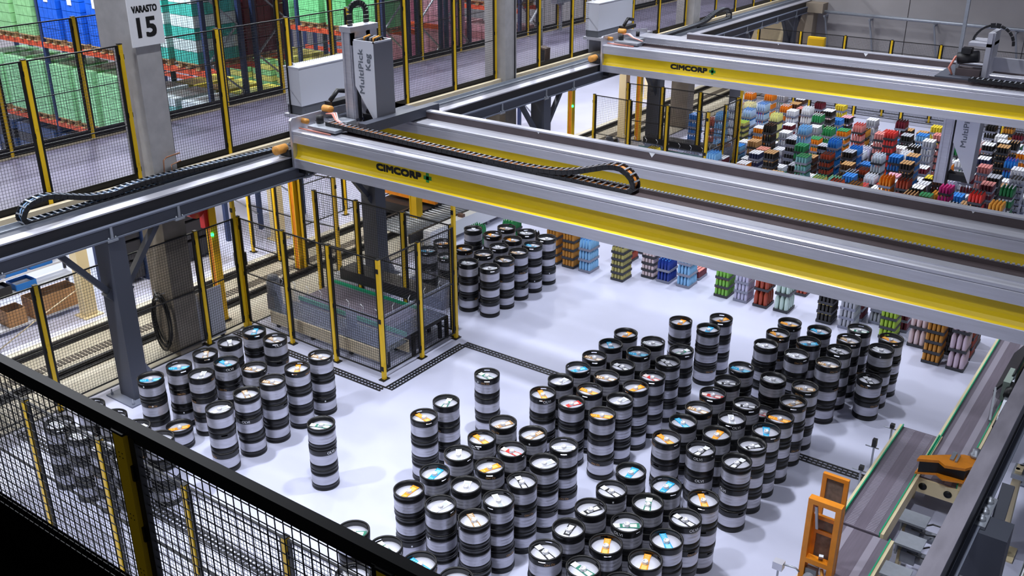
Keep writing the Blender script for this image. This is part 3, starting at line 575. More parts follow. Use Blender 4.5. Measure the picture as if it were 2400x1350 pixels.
# ------------------------------------------------------------------ drink trays
TRAYS = [(-11.33,17.41,"C",5,"amber","dark",0),(-10.9,17.41,"C",5,"amber","dark",0),(-10.47,17.41,"b",3,"ltblue","blue",0),(-10.05,18.45,"b",3,"redbrown","dark",0),(-10.05,19.1,"b",3,"blue","blue",0),(-9.65,17.41,"c",5,"olive","dark",0),(-9.25,18.5,"b",3,"teal","blue",0),(-9.19,17.93,"c",4,"pinkwhite","dark",0),(-8.8,17.9,"b",2,"navyblue","blue",0),(-8.34,17.92,"b",3,"ltblue","ltblue",0),(-8.35,18.45,"C",1,"maroon","redwhite",0),(-8.15,19.2,"b",1,"grey","dark",0),(-7.47,17.92,"C",3,"limered","redtop",0),(-7.04,17.93,"C",3,"lilac","grey",0),(-6.61,17.92,"B",2,"redbrown","white",0),(-6.18,17.94,"B",2,"mint","green",0),(-6.18,18.96,"C",1,"redbrown","orange",0),(-5.31,17.94,"C",4,"dark","yellow",0),(-4.87,17.93,"C",5,"grey","white",0),(-4.87,18.45,"C",4,"maroon","dark",0),(-4.45,18.5,"b",3,"grey","white",0),(-4.1,17.95,"C",4,"lime","green",0),(-4.01,18.44,"C",3,"maroon","red",0),(-3.57,17.94,"B",2,"pinkwhite","white",0),(-3.16,17.41,"C",5,"amber","dark",0),(-3.12,17.95,"C",4,"dark","dark",0),(-2.74,17.4,"B",3,"magwhite","clear",0),(-2.75,17.95,"C",5,"redbrown","dark",0),(-2.77,18.5,"C",5,"brown","dark",0),(-13.35,17.1,"b",2,"green","green",0),(-12.55,17.4,"b",3,"green","ltgreen",0),(-12.1,17.5,"b",2,"dark","clear",0),(-11.75,18.1,"b",3,"clear","dark",0),(-12.81,27.3,"C",6,"blue","blue",1),(-12.94,28.76,"b",3,"brownred","salmon",1),(-12.16,27.74,"b",5,"ltblue","ltblue",1),(-12.93,31.19,"b",4,"white","white",1),(-12.57,30.8,"b",5,"orange","white",1),(-11.93,28.17,"b",6,"white","white",1),(-11.58,28.42,"b",6,"cream","cream",1),(-11.22,28.59,"b",6,"paleblue","blue",1),(-11.26,27.64,"b",6,"paleblue","blue",1),(-12.17,32.17,"b",3,"green","white",1),(-12.58,31.53,"b",2,"magenta","white",1),(-11.24,27.14,"c",8,"olive","lime",1),(-11.93,29.36,"c",5,"green","ltgreen",1),(-10.76,28.53,"b",5,"paleyellow","paleyellow",1),(-10.4,27.19,"b",5,"dark","brown",1),(-11.57,29.99,"b",6,"orange","white",1),(-11.66,31.27,"C",6,"grey","white",1),(-11.19,31.29,"C",5,"brown","tan",1),(-11.27,32.01,"C",5,"brown","white",1),(-10.76,30.77,"C",5,"brown","redwhite",1),(-10.29,29.91,"b",5,"white","white",1),(-10.95,32.95,"b",3,"maroon","dark",1),(-9.69,29.16,"b",5,"green","white",1),(-10.44,32.39,"C",2,"dark","pink",1),(-9.89,31.89,"C",5,"yellow","yellow",1),(-9.48,31.28,"C",4,"dark","pink",1),(-9.69,30.13,"C",6,"dark","white",1),(-10.61,29.29,"C",4,"maroon","white",1),(-9.18,26.63,"b",6,"ltblue","ltblue",1),(-10.08,27.63,"C",5,"grey","white",1),(-9.65,27.07,"C",5,"dark","grey",1),(-10.12,29.09,"b",2,"orange","orange",1),(-9.37,28.21,"C",4,"orange","green",1),(-9.19,28.76,"b",4,"green","ltgreen",1),(-8.31,27.27,"C",7,"orange","green",1),(-8.93,25.8,"C",6,"green","green",1),(-8.74,27.13,"c",6,"dark","grey",1),(-10.42,26.18,"C",5,"tan","tan",1),(-9.9,25.55,"C",5,"tan","salmon",1),(-9.91,25.09,"C",5,"navy","white",1),(-9.33,24.67,"C",6,"dark","tan",1),(-10.4,25.76,"C",3,"navy","white",1),(-8.27,24.15,"C",7,"teal","green",1),(-8.8,26.28,"C",4,"brown","tan",1),(-8.61,24.6,"C",5,"dark","grey",1),(-9.35,24.22,"b",3,"dark","white",1),(-9.25,25.23,"b",2,"green","green",1),(-8.78,24.05,"C",4,"tan","tan",1),(-7.73,26.16,"C",4,"brown","tan",1),(-7.89,25.67,"b",2,"teal","ltgreen",1),(-7.35,25.15,"C",4,"blue","blue",1),(-8.26,29.76,"C",6,"grey","white",1),(-7.56,28.29,"C",6,"redwhite","redwhite",1),(-7.17,27.84,"C",7,"red","red",1),(-7.44,29.89,"b",5,"maroon","dark",1),(-7.11,29.34,"C",5,"dark","grey",1),(-7.13,26.8,"b",4,"clear","clear",1),(-7.07,28.62,"C",4,"pinkwhite","white",1),(-6.61,27.53,"b",4,"white","white",1),(-6.54,26.2,"C",6,"blue","blue",1),(-6.19,26.54,"C",6,"blue","tan",1),(-6.56,28.81,"C",6,"ltblue","blue",1),(-6.25,28.28,"C",6,"grey","white",1),(-6.66,30.81,"C",5,"yellow","yellow",1),(-6.18,29.09,"C",6,"redwhite","redwhite",1),(-6.42,31.3,"C",5,"orange","orange",1),(-7.52,27.16,"C",3,"blue","blue",1),(-6.13,25.75,"C",6,"dark","tan",1),(-6.94,25.64,"b",3,"clear","white",1),(-6.13,24.09,"b",5,"orange","orange",1),(-6.26,25.14,"C",5,"pink","pink",1),(-6.51,27.03,"c",4,"dark","grey",1),(-6.07,30.2,"b",1,"purple","white",1),(-5.73,28.6,"b",2,"orange","orange",1),(-5.38,26.24,"C",5,"brown","maroon",1),(-5.43,27.8,"b",2,"white","dark",1),(-5.73,26.87,"C",3,"dark","yellow",1),(-5.64,25.17,"C",4,"dark","white",1),(-5.23,25.63,"C",3,"amber","amber",1),(-4.93,24.99,"C",5,"magenta","magenta",1),(-4.8,25.73,"C",3,"blue","blue",1),(-4.71,24.21,"b",3,"paleblue","blue",1),(-4.27,24.14,"b",3,"paleblue","ltblue",1),(-5.28,24.07,"b",3,"dark","yellow",1),(-5.38,31.94,"C",5,"dark","dark",1),(-4.9,31.97,"C",5,"amber","dark",1),(-4.57,29.39,"C",6,"dark","white",1),(-4.83,28.84,"C",6,"dark","white",1),(-4.45,28.84,"C",6,"dark","tan",1),(-4.75,28.09,"C",5,"navy","white",1),(-4.45,26.57,"C",6,"redwhite","redwhite",1),(-4.13,28.36,"b",4,"blue","purple",1),(-4.06,25.78,"C",6,"dark","grey",1),(-4.05,25.07,"C",6,"maroon","redwhite",1),(-3.93,23.22,"b",6,"red","dark",1),(-3.46,24.08,"b",6,"green","white",1),(-3.46,23.04,"C",7,"amber","amber",1),(-3.47,25.3,"c",9,"grey","dark",1),(-3.71,26.79,"C",6,"white","white",1),(-4.51,31.32,"C",5,"maroon","dark",1),(-11.99,23.04,"b",5,"yellow","dark",1),(-12.18,22.6,"b",5,"pinkwhite","white",1),(-13.08,26.29,"C",1,"brown","redwhite",1),(-12.58,26.27,"b",1,"maroon","white",1),(-7.46,23.08,"b",5,"olive","green",2),(-7.03,23.08,"b",5,"redbrown","dark",2),(-5.31,23.08,"b",5,"brown","tan",2),(-10.47,23.59,"b",5,"ltblue","blue",2),(-8.75,23.59,"C",5,"dark","tan",2),(-8.32,23.59,"b",4,"redbrown","dark",2),(-4.45,23.59,"b",4,"green","white",2),(-10.47,24.11,"C",5,"maroon","white",2),(-6.6,24.11,"c",5,"brown","tan",2),(-5.74,24.11,"b",5,"redbrown","dark",2),(-10.04,24.62,"C",4,"orange","white",2),(-7.89,24.62,"c",4,"grey","white",2),(-7.03,24.62,"C",4,"amber","dark",2),(-6.17,24.62,"C",5,"clear","white",2),(-5.31,24.62,"C",4,"olive","green",2),(-8.75,25.14,"c",4,"blue","blue",2),(-8.32,25.14,"C",3,"grey","white",2),(-7.03,25.14,"c",4,"redwhite","red",2),(-6.6,25.14,"C",3,"white","white",2),(-4.45,25.14,"C",3,"brown","tan",2),(-7.46,25.65,"b",3,"dark","grey",2),(-6.6,25.65,"C",3,"redwhite","red",2),(-5.74,25.65,"C",3,"redwhite","red",2),(-11.33,26.17,"c",5,"amber","dark",2),(-10.9,26.17,"C",4,"ltblue","blue",2),(-10.04,26.17,"c",4,"brown","tan",2),(-9.61,26.17,"C",2,"white","white",2),(-8.32,26.17,"C",5,"redbrown","dark",2),(-7.03,26.17,"C",2,"olive","green",2),(-5.74,26.17,"c",4,"grey","white",2),(-4.88,26.17,"c",3,"ltblue","blue",2),(-3.58,26.17,"C",4,"dark","grey",2),(-11.33,26.68,"c",4,"orange","white",2),(-10.9,26.68,"C",4,"lilac","white",2),(-8.32,26.68,"b",5,"blue","blue",2),(-7.89,26.68,"C",5,"dark","grey",2),(-7.46,26.68,"C",3,"redbrown","dark",2),(-5.31,26.68,"c",3,"redbrown","dark",2),(-4.88,26.68,"c",2,"clear","white",2),(-10.04,27.2,"C",3,"white","white",2),(-7.89,27.2,"b",4,"blue","blue",2),(-6.17,27.2,"C",2,"dark","white",2),(-5.31,27.2,"b",2,"lilac","white",2),(-4.88,27.2,"b",3,"maroon","white",2),(-4.45,27.2,"C",2,"olive","green",2),(-4.02,27.2,"C",3,"brown","tan",2),(-3.58,27.2,"C",2,"grey","white",2),(-10.9,27.71,"C",5,"orange","white",2),(-10.47,27.71,"C",3,"grey","white",2),(-9.61,27.71,"C",3,"orange","white",2),(-8.32,27.71,"c",2,"dark","tan",2),(-7.89,27.71,"b",3,"clear","white",2),(-6.17,27.71,"C",3,"maroon","white",2),(-4.02,27.71,"C",3,"pinkwhite","white",2),(-3.58,27.71,"C",4,"navy","white",2),(-10.04,28.23,"b",3,"clear","white",2),(-8.75,28.23,"b",3,"amber","dark",2),(-7.89,28.23,"b",3,"lilac","white",2),(-6.6,28.23,"b",4,"dark","white",2),(-5.31,28.23,"C",4,"white","white",2),(-9.61,28.75,"C",5,"grey","white",2),(-8.75,28.75,"b",3,"clear","white",2),(-8.32,28.75,"b",5,"redwhite","red",2),(-7.46,28.75,"b",4,"dark","white",2),(-11.33,29.26,"C",3,"dark","white",2),(-9.18,29.26,"C",2,"white","white",2),(-8.32,29.26,"b",4,"amber","dark",2),(-7.89,29.26,"c",4,"maroon","white",2),(-7.46,29.26,"C",4,"ltblue","blue",2),(-6.6,29.26,"C",3,"lilac","white",2),(-5.74,29.26,"c",3,"white","white",2),(-4.02,29.26,"C",5,"orange","white",2),(-10.9,29.77,"C",3,"blue","blue",2),(-7.89,29.77,"C",3,"dark","tan",2),(-7.03,29.77,"C",4,"dark","grey",2),(-6.6,29.77,"C",4,"brown","tan",2),(-6.17,29.77,"C",4,"redwhite","red",2),(-5.74,29.77,"b",3,"green","white",2),(-5.31,29.77,"c",5,"redwhite","red",2),(-4.02,29.77,"C",2,"dark","tan",2),(-10.9,30.29,"C",5,"white","white",2),(-8.32,30.29,"b",3,"white","white",2),(-7.89,30.29,"C",4,"redwhite","red",2),(-7.03,30.29,"C",3,"white","white",2),(-6.6,30.29,"C",2,"lilac","white",2),(-5.74,30.29,"C",4,"dark","white",2),(-5.31,30.29,"C",3,"amber","dark",2),(-4.88,30.29,"C",2,"redbrown","dark",2),(-4.45,30.29,"b",4,"dark","tan",2),(-4.02,30.29,"C",3,"lilac","white",2),(-11.33,30.8,"b",4,"orange","white",2),(-9.61,30.8,"C",4,"blue","blue",2),(-8.32,30.8,"c",2,"orange","white",2),(-7.89,30.8,"C",3,"pinkwhite","white",2),(-7.46,30.8,"C",4,"dark","tan",2),(-7.03,30.8,"c",5,"brown","tan",2),(-6.17,30.8,"C",3,"brown","tan",2),(-5.74,30.8,"C",3,"dark","grey",2),(-5.31,30.8,"b",3,"pinkwhite","white",2),(-4.88,30.8,"C",5,"white","white",2),(-4.45,30.8,"C",4,"green","white",2),(-4.02,30.8,"C",2,"ltblue","blue",2)]
HUE = dict(blue='2f7fd0', ltblue='8cc4ee', navyblue='24409a', paleblue='b8d2f2', white='f0f1f5', clear='dfe6f0', cream='efe6b4', paleyellow='eceb9a', yellow='e8cf3a', orange='f08a22', amber='c98a34', tan='c79a66', salmon='e0917e', brown='5e3f2e', redbrown='b0492e', brownred='9a4a36',
  red='d03a34', redwhite='d98a84', redtop='d84a3c', maroon='6e2230', magenta='c42c78', pink='e8a8b8', pinkwhite='e6d2d4', magwhite='e4cfe0', green='2e8a50', ltgreen='8ecf8a', lime='a3c83c', limered='7fc04a', olive='b9b06a', mint='cfe6da', teal='86c4c4', dark='24221f', grey='b4b7c0', lilac='c9c7e0', navy='2c3050', purple='6a4aa8')
SAY = dict(ltblue='light-blue', navyblue='navy-blue', paleblue='pale-blue', paleyellow='pale-yellow', redbrown='rust-red', brownred='brick-red', redwhite='red-white', redtop='red', pinkwhite='pale-pink', magwhite='pink-white', ltgreen='light-green', limered='lime-green', clear='clear')
PITCH = dict(c=0.155, C=0.20, b=0.25, B=0.36)
GOODS = {}; TRAYM = {}
def pm(h, clear=False): return mat('drink_' + h, HUE[h], 0.32)
def goods(s, body, cap):
    k = (s, body, cap)
    if k not in GOODS:
        b = MB(); H = PITCH[s]
        if s in 'cC':
            nx, ny, r, z0, z1 = 4, 6, 0.033, 0.02, H-0.004; sd = 8
            for i in range(nx):
                for j in range(ny):
                    c = (-0.15+0.3*(i+.5)/nx, -0.2+0.4*(j+.5)/ny, 0)
                    b.lathe([(r*.9, z0), (r, z0+.01), (r, z1-.03), (r*.8, z1-.01), (r*.78, z1)], sd, c=c, ms=[0, 0, 0, 1])
                    b.disc(r*.78, z1, sd, 1, (c[0], c[1]))
            if cap in ('white', 'tan', 'redwhite', 'grey', 'green', 'salmon', 'orange', 'blue', 'yellow', 'pink'):   # printed film over each row of cans
                for i in range(nx): b.box(-0.145+0.3*i/nx, -0.195, z1+.001, -0.15+0.3*(i+1)/nx-0.012, 0.195, z1+.008, 1)
        else:
            nx, ny = (3, 4) if s == 'B' else (4, 6); r = 0.044 if s == 'B' else 0.032; sd = 8; t = H+0.03 if s == 'B' else H+0.02
            for i in range(nx):
                for j in range(ny):
                    c = (-0.15+0.3*(i+.5)/nx, -0.2+0.4*(j+.5)/ny, 0)
                    b.lathe([(r*.9, .02), (r, .03), (r, t*.62), (r*.85, t*.72), (r*.36, t*.9), (r*.36, t*.92), (r*.42, t*.92), (r*.42, t), (0, t)], sd, c=c, ms=[0, 0, 0, 0, 0, 1, 1, 1])
        GOODS[k] = b.mesh('bottles', [pm(body), pm(cap)])
    return GOODS[k]
def tray_mesh(pale):
    if pale not in TRAYM:
        h = 0.055; b = MB().box(-.15, -.2, 0.0, .15, .2, .016)
        b.box(-.15, -.2, .016, -.143, .2, h).box(.143, -.2, .016, .15, .2, h).box(-.143, -.2, .016, .143, -.193, h).box(-.143, .193, .016, .143, .2, h)
        for x in (-.12, .12):
            for y in (-.17, .17): b.box(x-.02, y-.02, -.004, x+.02, y+.02, 0)
        TRAYM[pale] = b.mesh('tray', mat('tray_grey', '8d90a2', 0.5) if pale else mat('tray_dark', '3b3c42', 0.5))
    return TRAYM[pale]
cnt = {}
for q, (x, y, s, nn, body, cap, far) in enumerate(TRAYS): cnt.setdefault((body, cap, s in 'cC', far > 0), []).append((x*0.81+(0 if far else 0), q))
lab_of = {}
for (body, cap, can, far), v in cnt.items():
    v.sort()
    for i, (_, q) in enumerate(v):
        n1 = SAY.get(body, body); n2 = SAY.get(cap, cap); kd = 'cans' if can else 'bottles'
        od = '' if len(v) == 1 else ', %s such from left' % ORD[i]
        lab_of[q] = ('%s %s with %s tops' % (n1, kd, n2) if n1 != n2 else 'all %s %s' % (n1, kd)) + od + (', far field' if far else ', near rows')
rest = []; NT = 0; rk = random.Random(5)
for q, (x, y, s, nn, body, cap, far) in enumerate(TRAYS):
    H = PITCH[s]; pale = body in ('ltblue', 'lilac', 'grey', 'white', 'navyblue', 'paleblue', 'orange', 'maroon') or (q % 3 == 0 and far)
    show = nn if not far else (2 if far == 1 and y < 21.0 else 1)
    for lv in range(nn):
        jx = rk.uniform(-.006, .006)
        if nn-1-lv >= show: rest.append((x+jx, y, lv*H, s, body, cap, pale)); continue
        NT += 1; lvl = 'top tray' if lv == nn-1 else '%s tray down' % ORD[nn-1-lv]
        t = thing('drink_tray', '%s, %s' % (lvl, lab_of[q]), 'drink tray', (x+jx, y, lv*H + (0.005 if lv == 0 else 0.004)), 0, 'stacked trays of drinks')
        put('tray', tray_mesh(pale), t); put('bottles' if s in 'bB' else 'cans', goods(s, body, cap), t, kind='stuff')
# the lower trays deep in the far stacks, joined
sb = MB(); MI = []
def mi(m):
    if m not in MI: MI.append(m)
    return MI.index(m)
for (x, y, z, s, body, cap, pale) in rest:
    H = PITCH[s]; mt = mi(mat('tray_grey', '8d90a2', 0.5) if pale else mat('tray_dark', '3b3c42', 0.5)); mb_ = mi(pm(body)); mc = mi(pm(cap))
    sb.box(x-.15, y-.2, z, x+.15, y+.2, z+.052, mt)
    nx, ny = (4, 6) if s != 'B' else (3, 4); r = 0.033
    for i in range(nx):
        for j in range(ny):
            if i < nx-1 and 0 < j: continue        # only the two outer faces that can be seen
            cx, cy = x-.15+.3*(i+.5)/nx, y-.2+.4*(j+.5)/ny
            sb.lathe([(r, z+.04), (r, z+H*.7), (r*.8, z+H*.8), (r*.7, z+H-.01)], 7, c=(cx, cy, 0), ms=[mb_, mb_, mc])
if rest:
    o = sb.build('lower_tray', MI, None, 'lower trays of drinks inside the far stacks', 'stuff'); o['category'] = 'drink tray'

# ------------------------------------------------------------------ gripper heads on the bridges
def picker(y0, x0, ztop, label, low):
    root = thing('keg_picker', label, 'gripper')
    ya, yb = y0+1.0, y0+1.5; xa, xb = x0, x0+0.5; zb = ztop-(1.85 if low else 1.46); zt = ztop-(0.95 if low else 0.80)
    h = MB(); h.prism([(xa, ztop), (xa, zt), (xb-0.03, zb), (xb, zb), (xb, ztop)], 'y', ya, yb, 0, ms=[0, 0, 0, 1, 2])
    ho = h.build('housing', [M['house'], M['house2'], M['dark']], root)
    e = MB().box(xa, ya, ztop, xb, ya+.02, ztop+.03).box(xb-.02, ya, ztop, xb, yb, ztop+.03).box(xa, yb-.02, ztop, xb, yb, ztop+.03).box(xa, ya, ztop, xa+.02, yb, ztop+.03)
    e.build('housing_rim', M['house'], ho)
    t = MB(); lettering(t, 'MultiPick', (xa+(0.22 if low else 0.165), ya, ztop-(0.63 if low else 0.52)), (0, 0, 1), (-1, 0, 0), width=0.80, height=0.12, lift=0.003, thick=0.0035)
    t.build('housing_lettering', mat('grey_print', '6f7682', 0.5), ho); t = MB()
    if not low:
        lettering(t, 'Keg', (xa+0.345, ya, ztop-0.335), (0, 0, 1), (-1, 0, 0), width=0.29, height=0.12, lift=0.003, thick=0.0035)
        t.build('housing_lettering', mat('grey_print', '6f7682', 0.5), ho)
    hs = MB()
    for i in range(5):
        cx = xa+0.1+0.075*i; hs.tube([(cx, ya+.2, ztop-.05), (cx, ya+.2, ztop+.05), (cx+.03, ya+.3, ztop+.08), (cx+.05, ya+.38, ztop-.04)], 0.022, 6, i % 3)
    hs.build('air_hoses', [M['buffer'], M['dark'], M['grey']], root)
    xm0, xm1 = xa-0.28, xa-0.04
    mlow = zb-0.1 if low else 3.80
    mz = ztop+0.14
    m = MB().box(xm0, ya, mlow, xm1, ya+0.10, mz).box(xm0+.03, ya-.012, mlow, xm0+.06, ya, mz).box(xm1-.06, ya-.012, mlow, xm1-.03, ya, mz)
    m.box(xm0, yb-.1, mlow, xm1, yb, mz)
    m.build('mast', M['alu'], root)
    MB().box(xm0-.02, ya-.02, mz, xm1+.02, ya+0.70, mz+.10).box(xm1-.02, ya, mz-.22, xm1, ya+.68, mz).build('mast_head', M['alu2'], root)
    g = MB().box(xa-.04, ya+.08, zb-.15 if low else 3.85, xa-.01, ya+.14, ztop-.02)
    g.bar((xa-.03, ya+.3, zb+.15), (xa+.32, ya+.3, zb-.05), .05, .08); g.box(xa-.06, ya+.2, zb-.05, xb-.05, yb, zb+.1)
    g.build('lift_guide', M['dark'], root)
    c = MB().box(xm0-.25, y0+.50, 3.86, xb+.35, y0+2.45, 3.90) if not low else MB().box(xm0-.25, y0+.50, 3.86, xm0+.6, y0+2.4, 3.9)
    if not low:
        c = MB().box(xm0-.3, y0+.5, 3.86, xa-.02, y0+2.4, 3.91).box(xb+.03, y0+.48, 3.84, xb+.22, y0+2.5, 4.02).box(xm0-.3, yb+.12, 3.86, xb+.2, y0+2.4, 3.91)
    c.build('carriage_plate', M['slate'], root)
    lp = MB()
    if not low:
        P = [(xm0+.12, ya+.15+.30*math.sin(a)+.2, mz+.12+.30*(1-math.cos(a))*.0+.42*math.sin(a)*1.0) for a in ()]
        pts = [(xm0+.12, ya+.12, mz-.3), (xm0+.12, ya+.12, mz+.2)] + [(xm0+.12, ya+.12+.21-.21*math.cos(a), mz+.32+.16*math.sin(a)) for a in [k*math.pi/10 for k in range(11)]] + [(xm0+.12, ya+.54, mz+.1)]
    else:
        pts = [(xm0+.25+.42-.42*math.cos(a), ya+.3, 4.55+.42*math.sin(a)) for a in [k*math.pi/12 for k in range(13)]]
    for i in range(len(pts)-1):
        p, q = Vector(pts[i]), Vector(pts[i+1])
        nn = max(1, int((q-p).length/0.06))
        for k in range(nn): 
            a = p.lerp(q, k/nn); b_ = p.lerp(q, (k+.85)/nn); lp.bar(a, b_, 0.10, 0.045, 0, up=(1, 0, 0) if low else (1, 0, 0))
    lp.build('hose_chain', M['dark'], root, kind='stuff')
    if low:
        k = MB().box(xm0+.02, ya+.1, 3.9, xm0+.09, ya+.17, 5.62); k.build('lift_mast', M['galv'], root)
        f = MB().box(xm0+.62, ya-.1, 3.9, xm0+.72, yb+.2, 4.85).box(xm0+.25, ya-.1, 4.55, xm0+.72, yb+.2, 4.62).box(xm0+.72, ya-.05, 3.9, xm0+.76, ya+.02, 4.85).box(xm0+.7, yb, 3.95, xm0+2.3, yb+.1, 4.25)
        f.build('mast_head', M['alu2'], root)
        MB().tube([(xm0+.08, ya-.05, 4.25), (xm0+.5, ya-.05, 4.33)], .13, 14, 0).box(xm0+.15, ya-.2, 4.38, xm0+.35, ya+.05, 4.5).build('drive_motor', M['dark'], root)
        MB().box(xm0+.1, ya-.2, 3.9, xm0+.6, ya+.2, 4.05).build('cover', M['brown'], root)
        w_ = MB()
        for i in range(4): w_.tube([(xm0+.05, ya-.2+.04*i, 4.3), (xm0-.05, ya-.22+.04*i, 4.05), (xm0+.05, ya-.25, 3.92)], .018, 5)
        w_.build('loose_cables', mat('pink_cable', 'd98878', 0.5), root)
    return root
picker(12.0, -12.9, 5.33, 'grey tapered keg gripper housing raised above the nearer bridge', False)
picker(22.93, -4.78, 3.30, 'grey tapered gripper housing lowered among the drink trays', True)
chain('black cable chain lying on the farther bridge beside the lowered gripper', [(-4.5, 3.93), (-3.6, 3.93), (-2.0, 3.95), (-0.8, 3.95)], 0.2, 'y', 23.3, cables=(2, 2))
# ------------------------------------------------------------------ sign on the column
s = thing('hall_sign', 'white sign reading VARASTO 15 on the concrete column', 'sign', (-14.30, 9.78, 5.93))
MB().box(-0.012, -0.30, -0.36, 0.012, 0.31, 0.42).build('sign_board', M['sign'], s)
t = MB(); lettering(t, 'VARASTO', (0.013, 0.0, 0.22), (0, 1, 0), (0, 0, 1), width=0.46, height=0.105, thick=0.006)
lettering(t, '15', (0.013, 0.0, -0.06), (0, 1, 0), (0, 0, 1), width=0.33, height=0.31, thick=0.014); t.build('sign_lettering', M['ink'], s)
# ------------------------------------------------------------------ belt conveyors
def belt_conveyor(label, x0, x1, y0, y1, z, ribs, rail_l=True, rail_r=True, endp=False):
    root = thing('belt_conveyor', label, 'conveyor', ((x0+x1)/2, y0, 0)); hw = (x1-x0)/2; L = y1-y0
    MB().box(-hw+.02, 0, z-.09, hw-.02, L, z).build('belt', M['belt'], root)
    if ribs:
        b = MB(); y = 0.02
        while y < L-0.03:
            for c in (-hw*.48, hw*.48): b.box(c-.055, y, z, c+.055, y+.016, z+.004)
            y += 0.034
        b.build('belt_rib', M['beltlight'], root, kind='stuff')
    else:
        MB().box(-hw*.5-.045, 0, z, -hw*.5+.045, L, z+.0015).box(hw*.5-.045, 0, z, hw*.5+.045, L, z+.0015).build('belt_stripe', M['beltlight'], root)
    for sx, on in ((-1, rail_l), (1, rail_r)):
        if not on: continue
        a, b_ = sorted((sx*(hw-.02), sx*(hw-.005))); MB().box(a, 0, z-.02, b_, L, z+.045).build('guide_rail', M['green'], root)
        a, b_ = sorted((sx*(hw-.005), sx*(hw+.035))); MB().box(a, 0, z-.20, b_, L, z+.03).build('side_frame', M['cream'], root)
    y = 0.5
    while y < L:
        MB().box(-hw+.03, y, 0, -hw+.08, y+.05, z-.09).box(hw-.08, y, 0, hw-.03, y+.05, z-.09).box(-hw+.03, y, .2, hw-.03, y+.05, .24).build('leg', M['cream'], root); y += 1.4
    if endp:
        e = MB().box(-hw-.02, -.03, z-.24, hw+.02, 0, z-.02)
        for c in (-hw*.62, hw*.62): e.tube([(c, -.032, z-.13), (c, -.036, z-.13)], .055, 20, 1)
        e.build('end_cover', [M['cream'], M['black']], root)
    return root
belt_conveyor('belt conveyor with ribbed tread ending beside the diverter arm', -2.74, -2.20, 10.97, 13.8, .55, True)
belt_conveyor('nearest short belt conveyor behind the orange frame', -2.74, -2.06, 8.0, 10.95, .53, False)
belt_conveyor('long belt conveyor running back beside the drink trays', -2.20, -1.67, 12.62, 22.0, .55, False, endp=True)
a = thing('diverter_arm', 'orange diverter arm across the end of the long belt', 'diverter', (0, 0, 0))
poly = [(-2.21, 12.45), (-1.96, 12.58), (-1.86, 12.50), (-1.62, 12.58), (-1.54, 12.72), (-1.55, 12.95), (-1.72, 12.93), (-2.0, 12.72), (-2.20, 12.56)]
MB().prism(poly, 'z', .86, .90).prism([(x, y) for x, y in poly], 'z', .66, .69).build('arm', M['orange'], a)
MB().prism([(-2.18, 12.47), (-1.95, 12.60), (-1.62, 12.62), (-1.6, 12.85), (-1.95, 12.70), (-2.18, 12.54)], 'z', .69, .86).build('arm_core', M['black'], a)
MB().lathe([(0, .9), (.07, .9), (.07, .95), (.05, .95), (.05, 1.02), (0, 1.02)], 14, c=(-1.58, 12.95, 0)).box(-1.85, 12.68, .9, -1.80, 12.9, .92).box(-1.78, 12.66, .9, -1.75, 12.86, .92).build('hinge', M['galv'], a)
MB().box(-1.63, 12.9, 0.02, -1.50, 13.02, .9).build('post', M['cream'], a)
# gear motors beside the belts
def gearmotor(label, x, y, z):
    r = thing('gear_motor', label, 'motor', (x, y, 0))
    MB().box(-.16, -.14, z+.12, .16, .14, z+.15).box(-.14, -.13, z-.02, -.12, .13, z+.12).build('bracket', M['galv'], r)
    MB().box(-.08, -.08, z-.14, .10, .08, z+.02).tube([(.10, 0, z-.06), (.34, 0, z-.06)], .075, 14).lathe([(.078, 0), (.078, .012)], 14, c=(.2, 0, z-.06)).build('motor_body', M['grey'], r)
    c = MB().tube([(.3, .02, z), (.36, .1, z+.08), (.2, .16, z+.04), (.02, .12, z-.06)], .012, 5); c.tube([(.28, -.03, z+.01), (.2, -.14, z+.06), (.0, -.1, z+.05)], .01, 5); c.build('motor_cable', M['dark'], r)
    MB().box(-.12, -.05, 0, -.07, .05, z).build('leg', M['cream'], r)
gearmotor('grey gear motor under a steel plate, beside the ribbed belt', -1.92, 11.42, .52); gearmotor('second gear motor nearer the camera beside the ribbed belt', -1.84, 10.95, .50); gearmotor('gear motor beside the nearest belt, green guide behind', -1.83, 10.35, .44)
MB()
bx_ = thing('junction_box', 'pale steel junction box on the floor by the nearest belt', 'box', (-1.78, 9.75, 0)); MB().box(-.2, -.25, 0.03, .25, .25, .42).box(-.21, -.26, .42, .26, .26, .44).build('case', M['cab'], bx_); MB().box(-.15, -.2, 0, .2, .2, .03).build('plinth', M['dark'], bx_)
# photo-cell holders along the belt
for i, (x, y, lb) in enumerate(((-2.84, 13.62, 'sensor at the far end of the ribbed belt'), (-2.9, 12.95, 'black sensor box half way along the ribbed belt'), (-2.86, 12.25, 'thin sensor rod beside the shaded ribbed belt'), (-2.83, 11.45, 'silver sensor clamp where the drain meets the belt'))):
    r = thing('photo_sensor', lb, 'sensor', (x, y, 0))
    MB().box(-.012, -.012, .0, .012, .012, .60).tube([(-.12, 0, .56), (.07, 0, .56)], .009, 6).build('rod', M['galv'], r)
    MB().box(-.03, -.035, .58, .03, .035, .70 if i == 1 else .64).build('sensor_head', M['dark'] if i < 3 else M['alu2'], r)
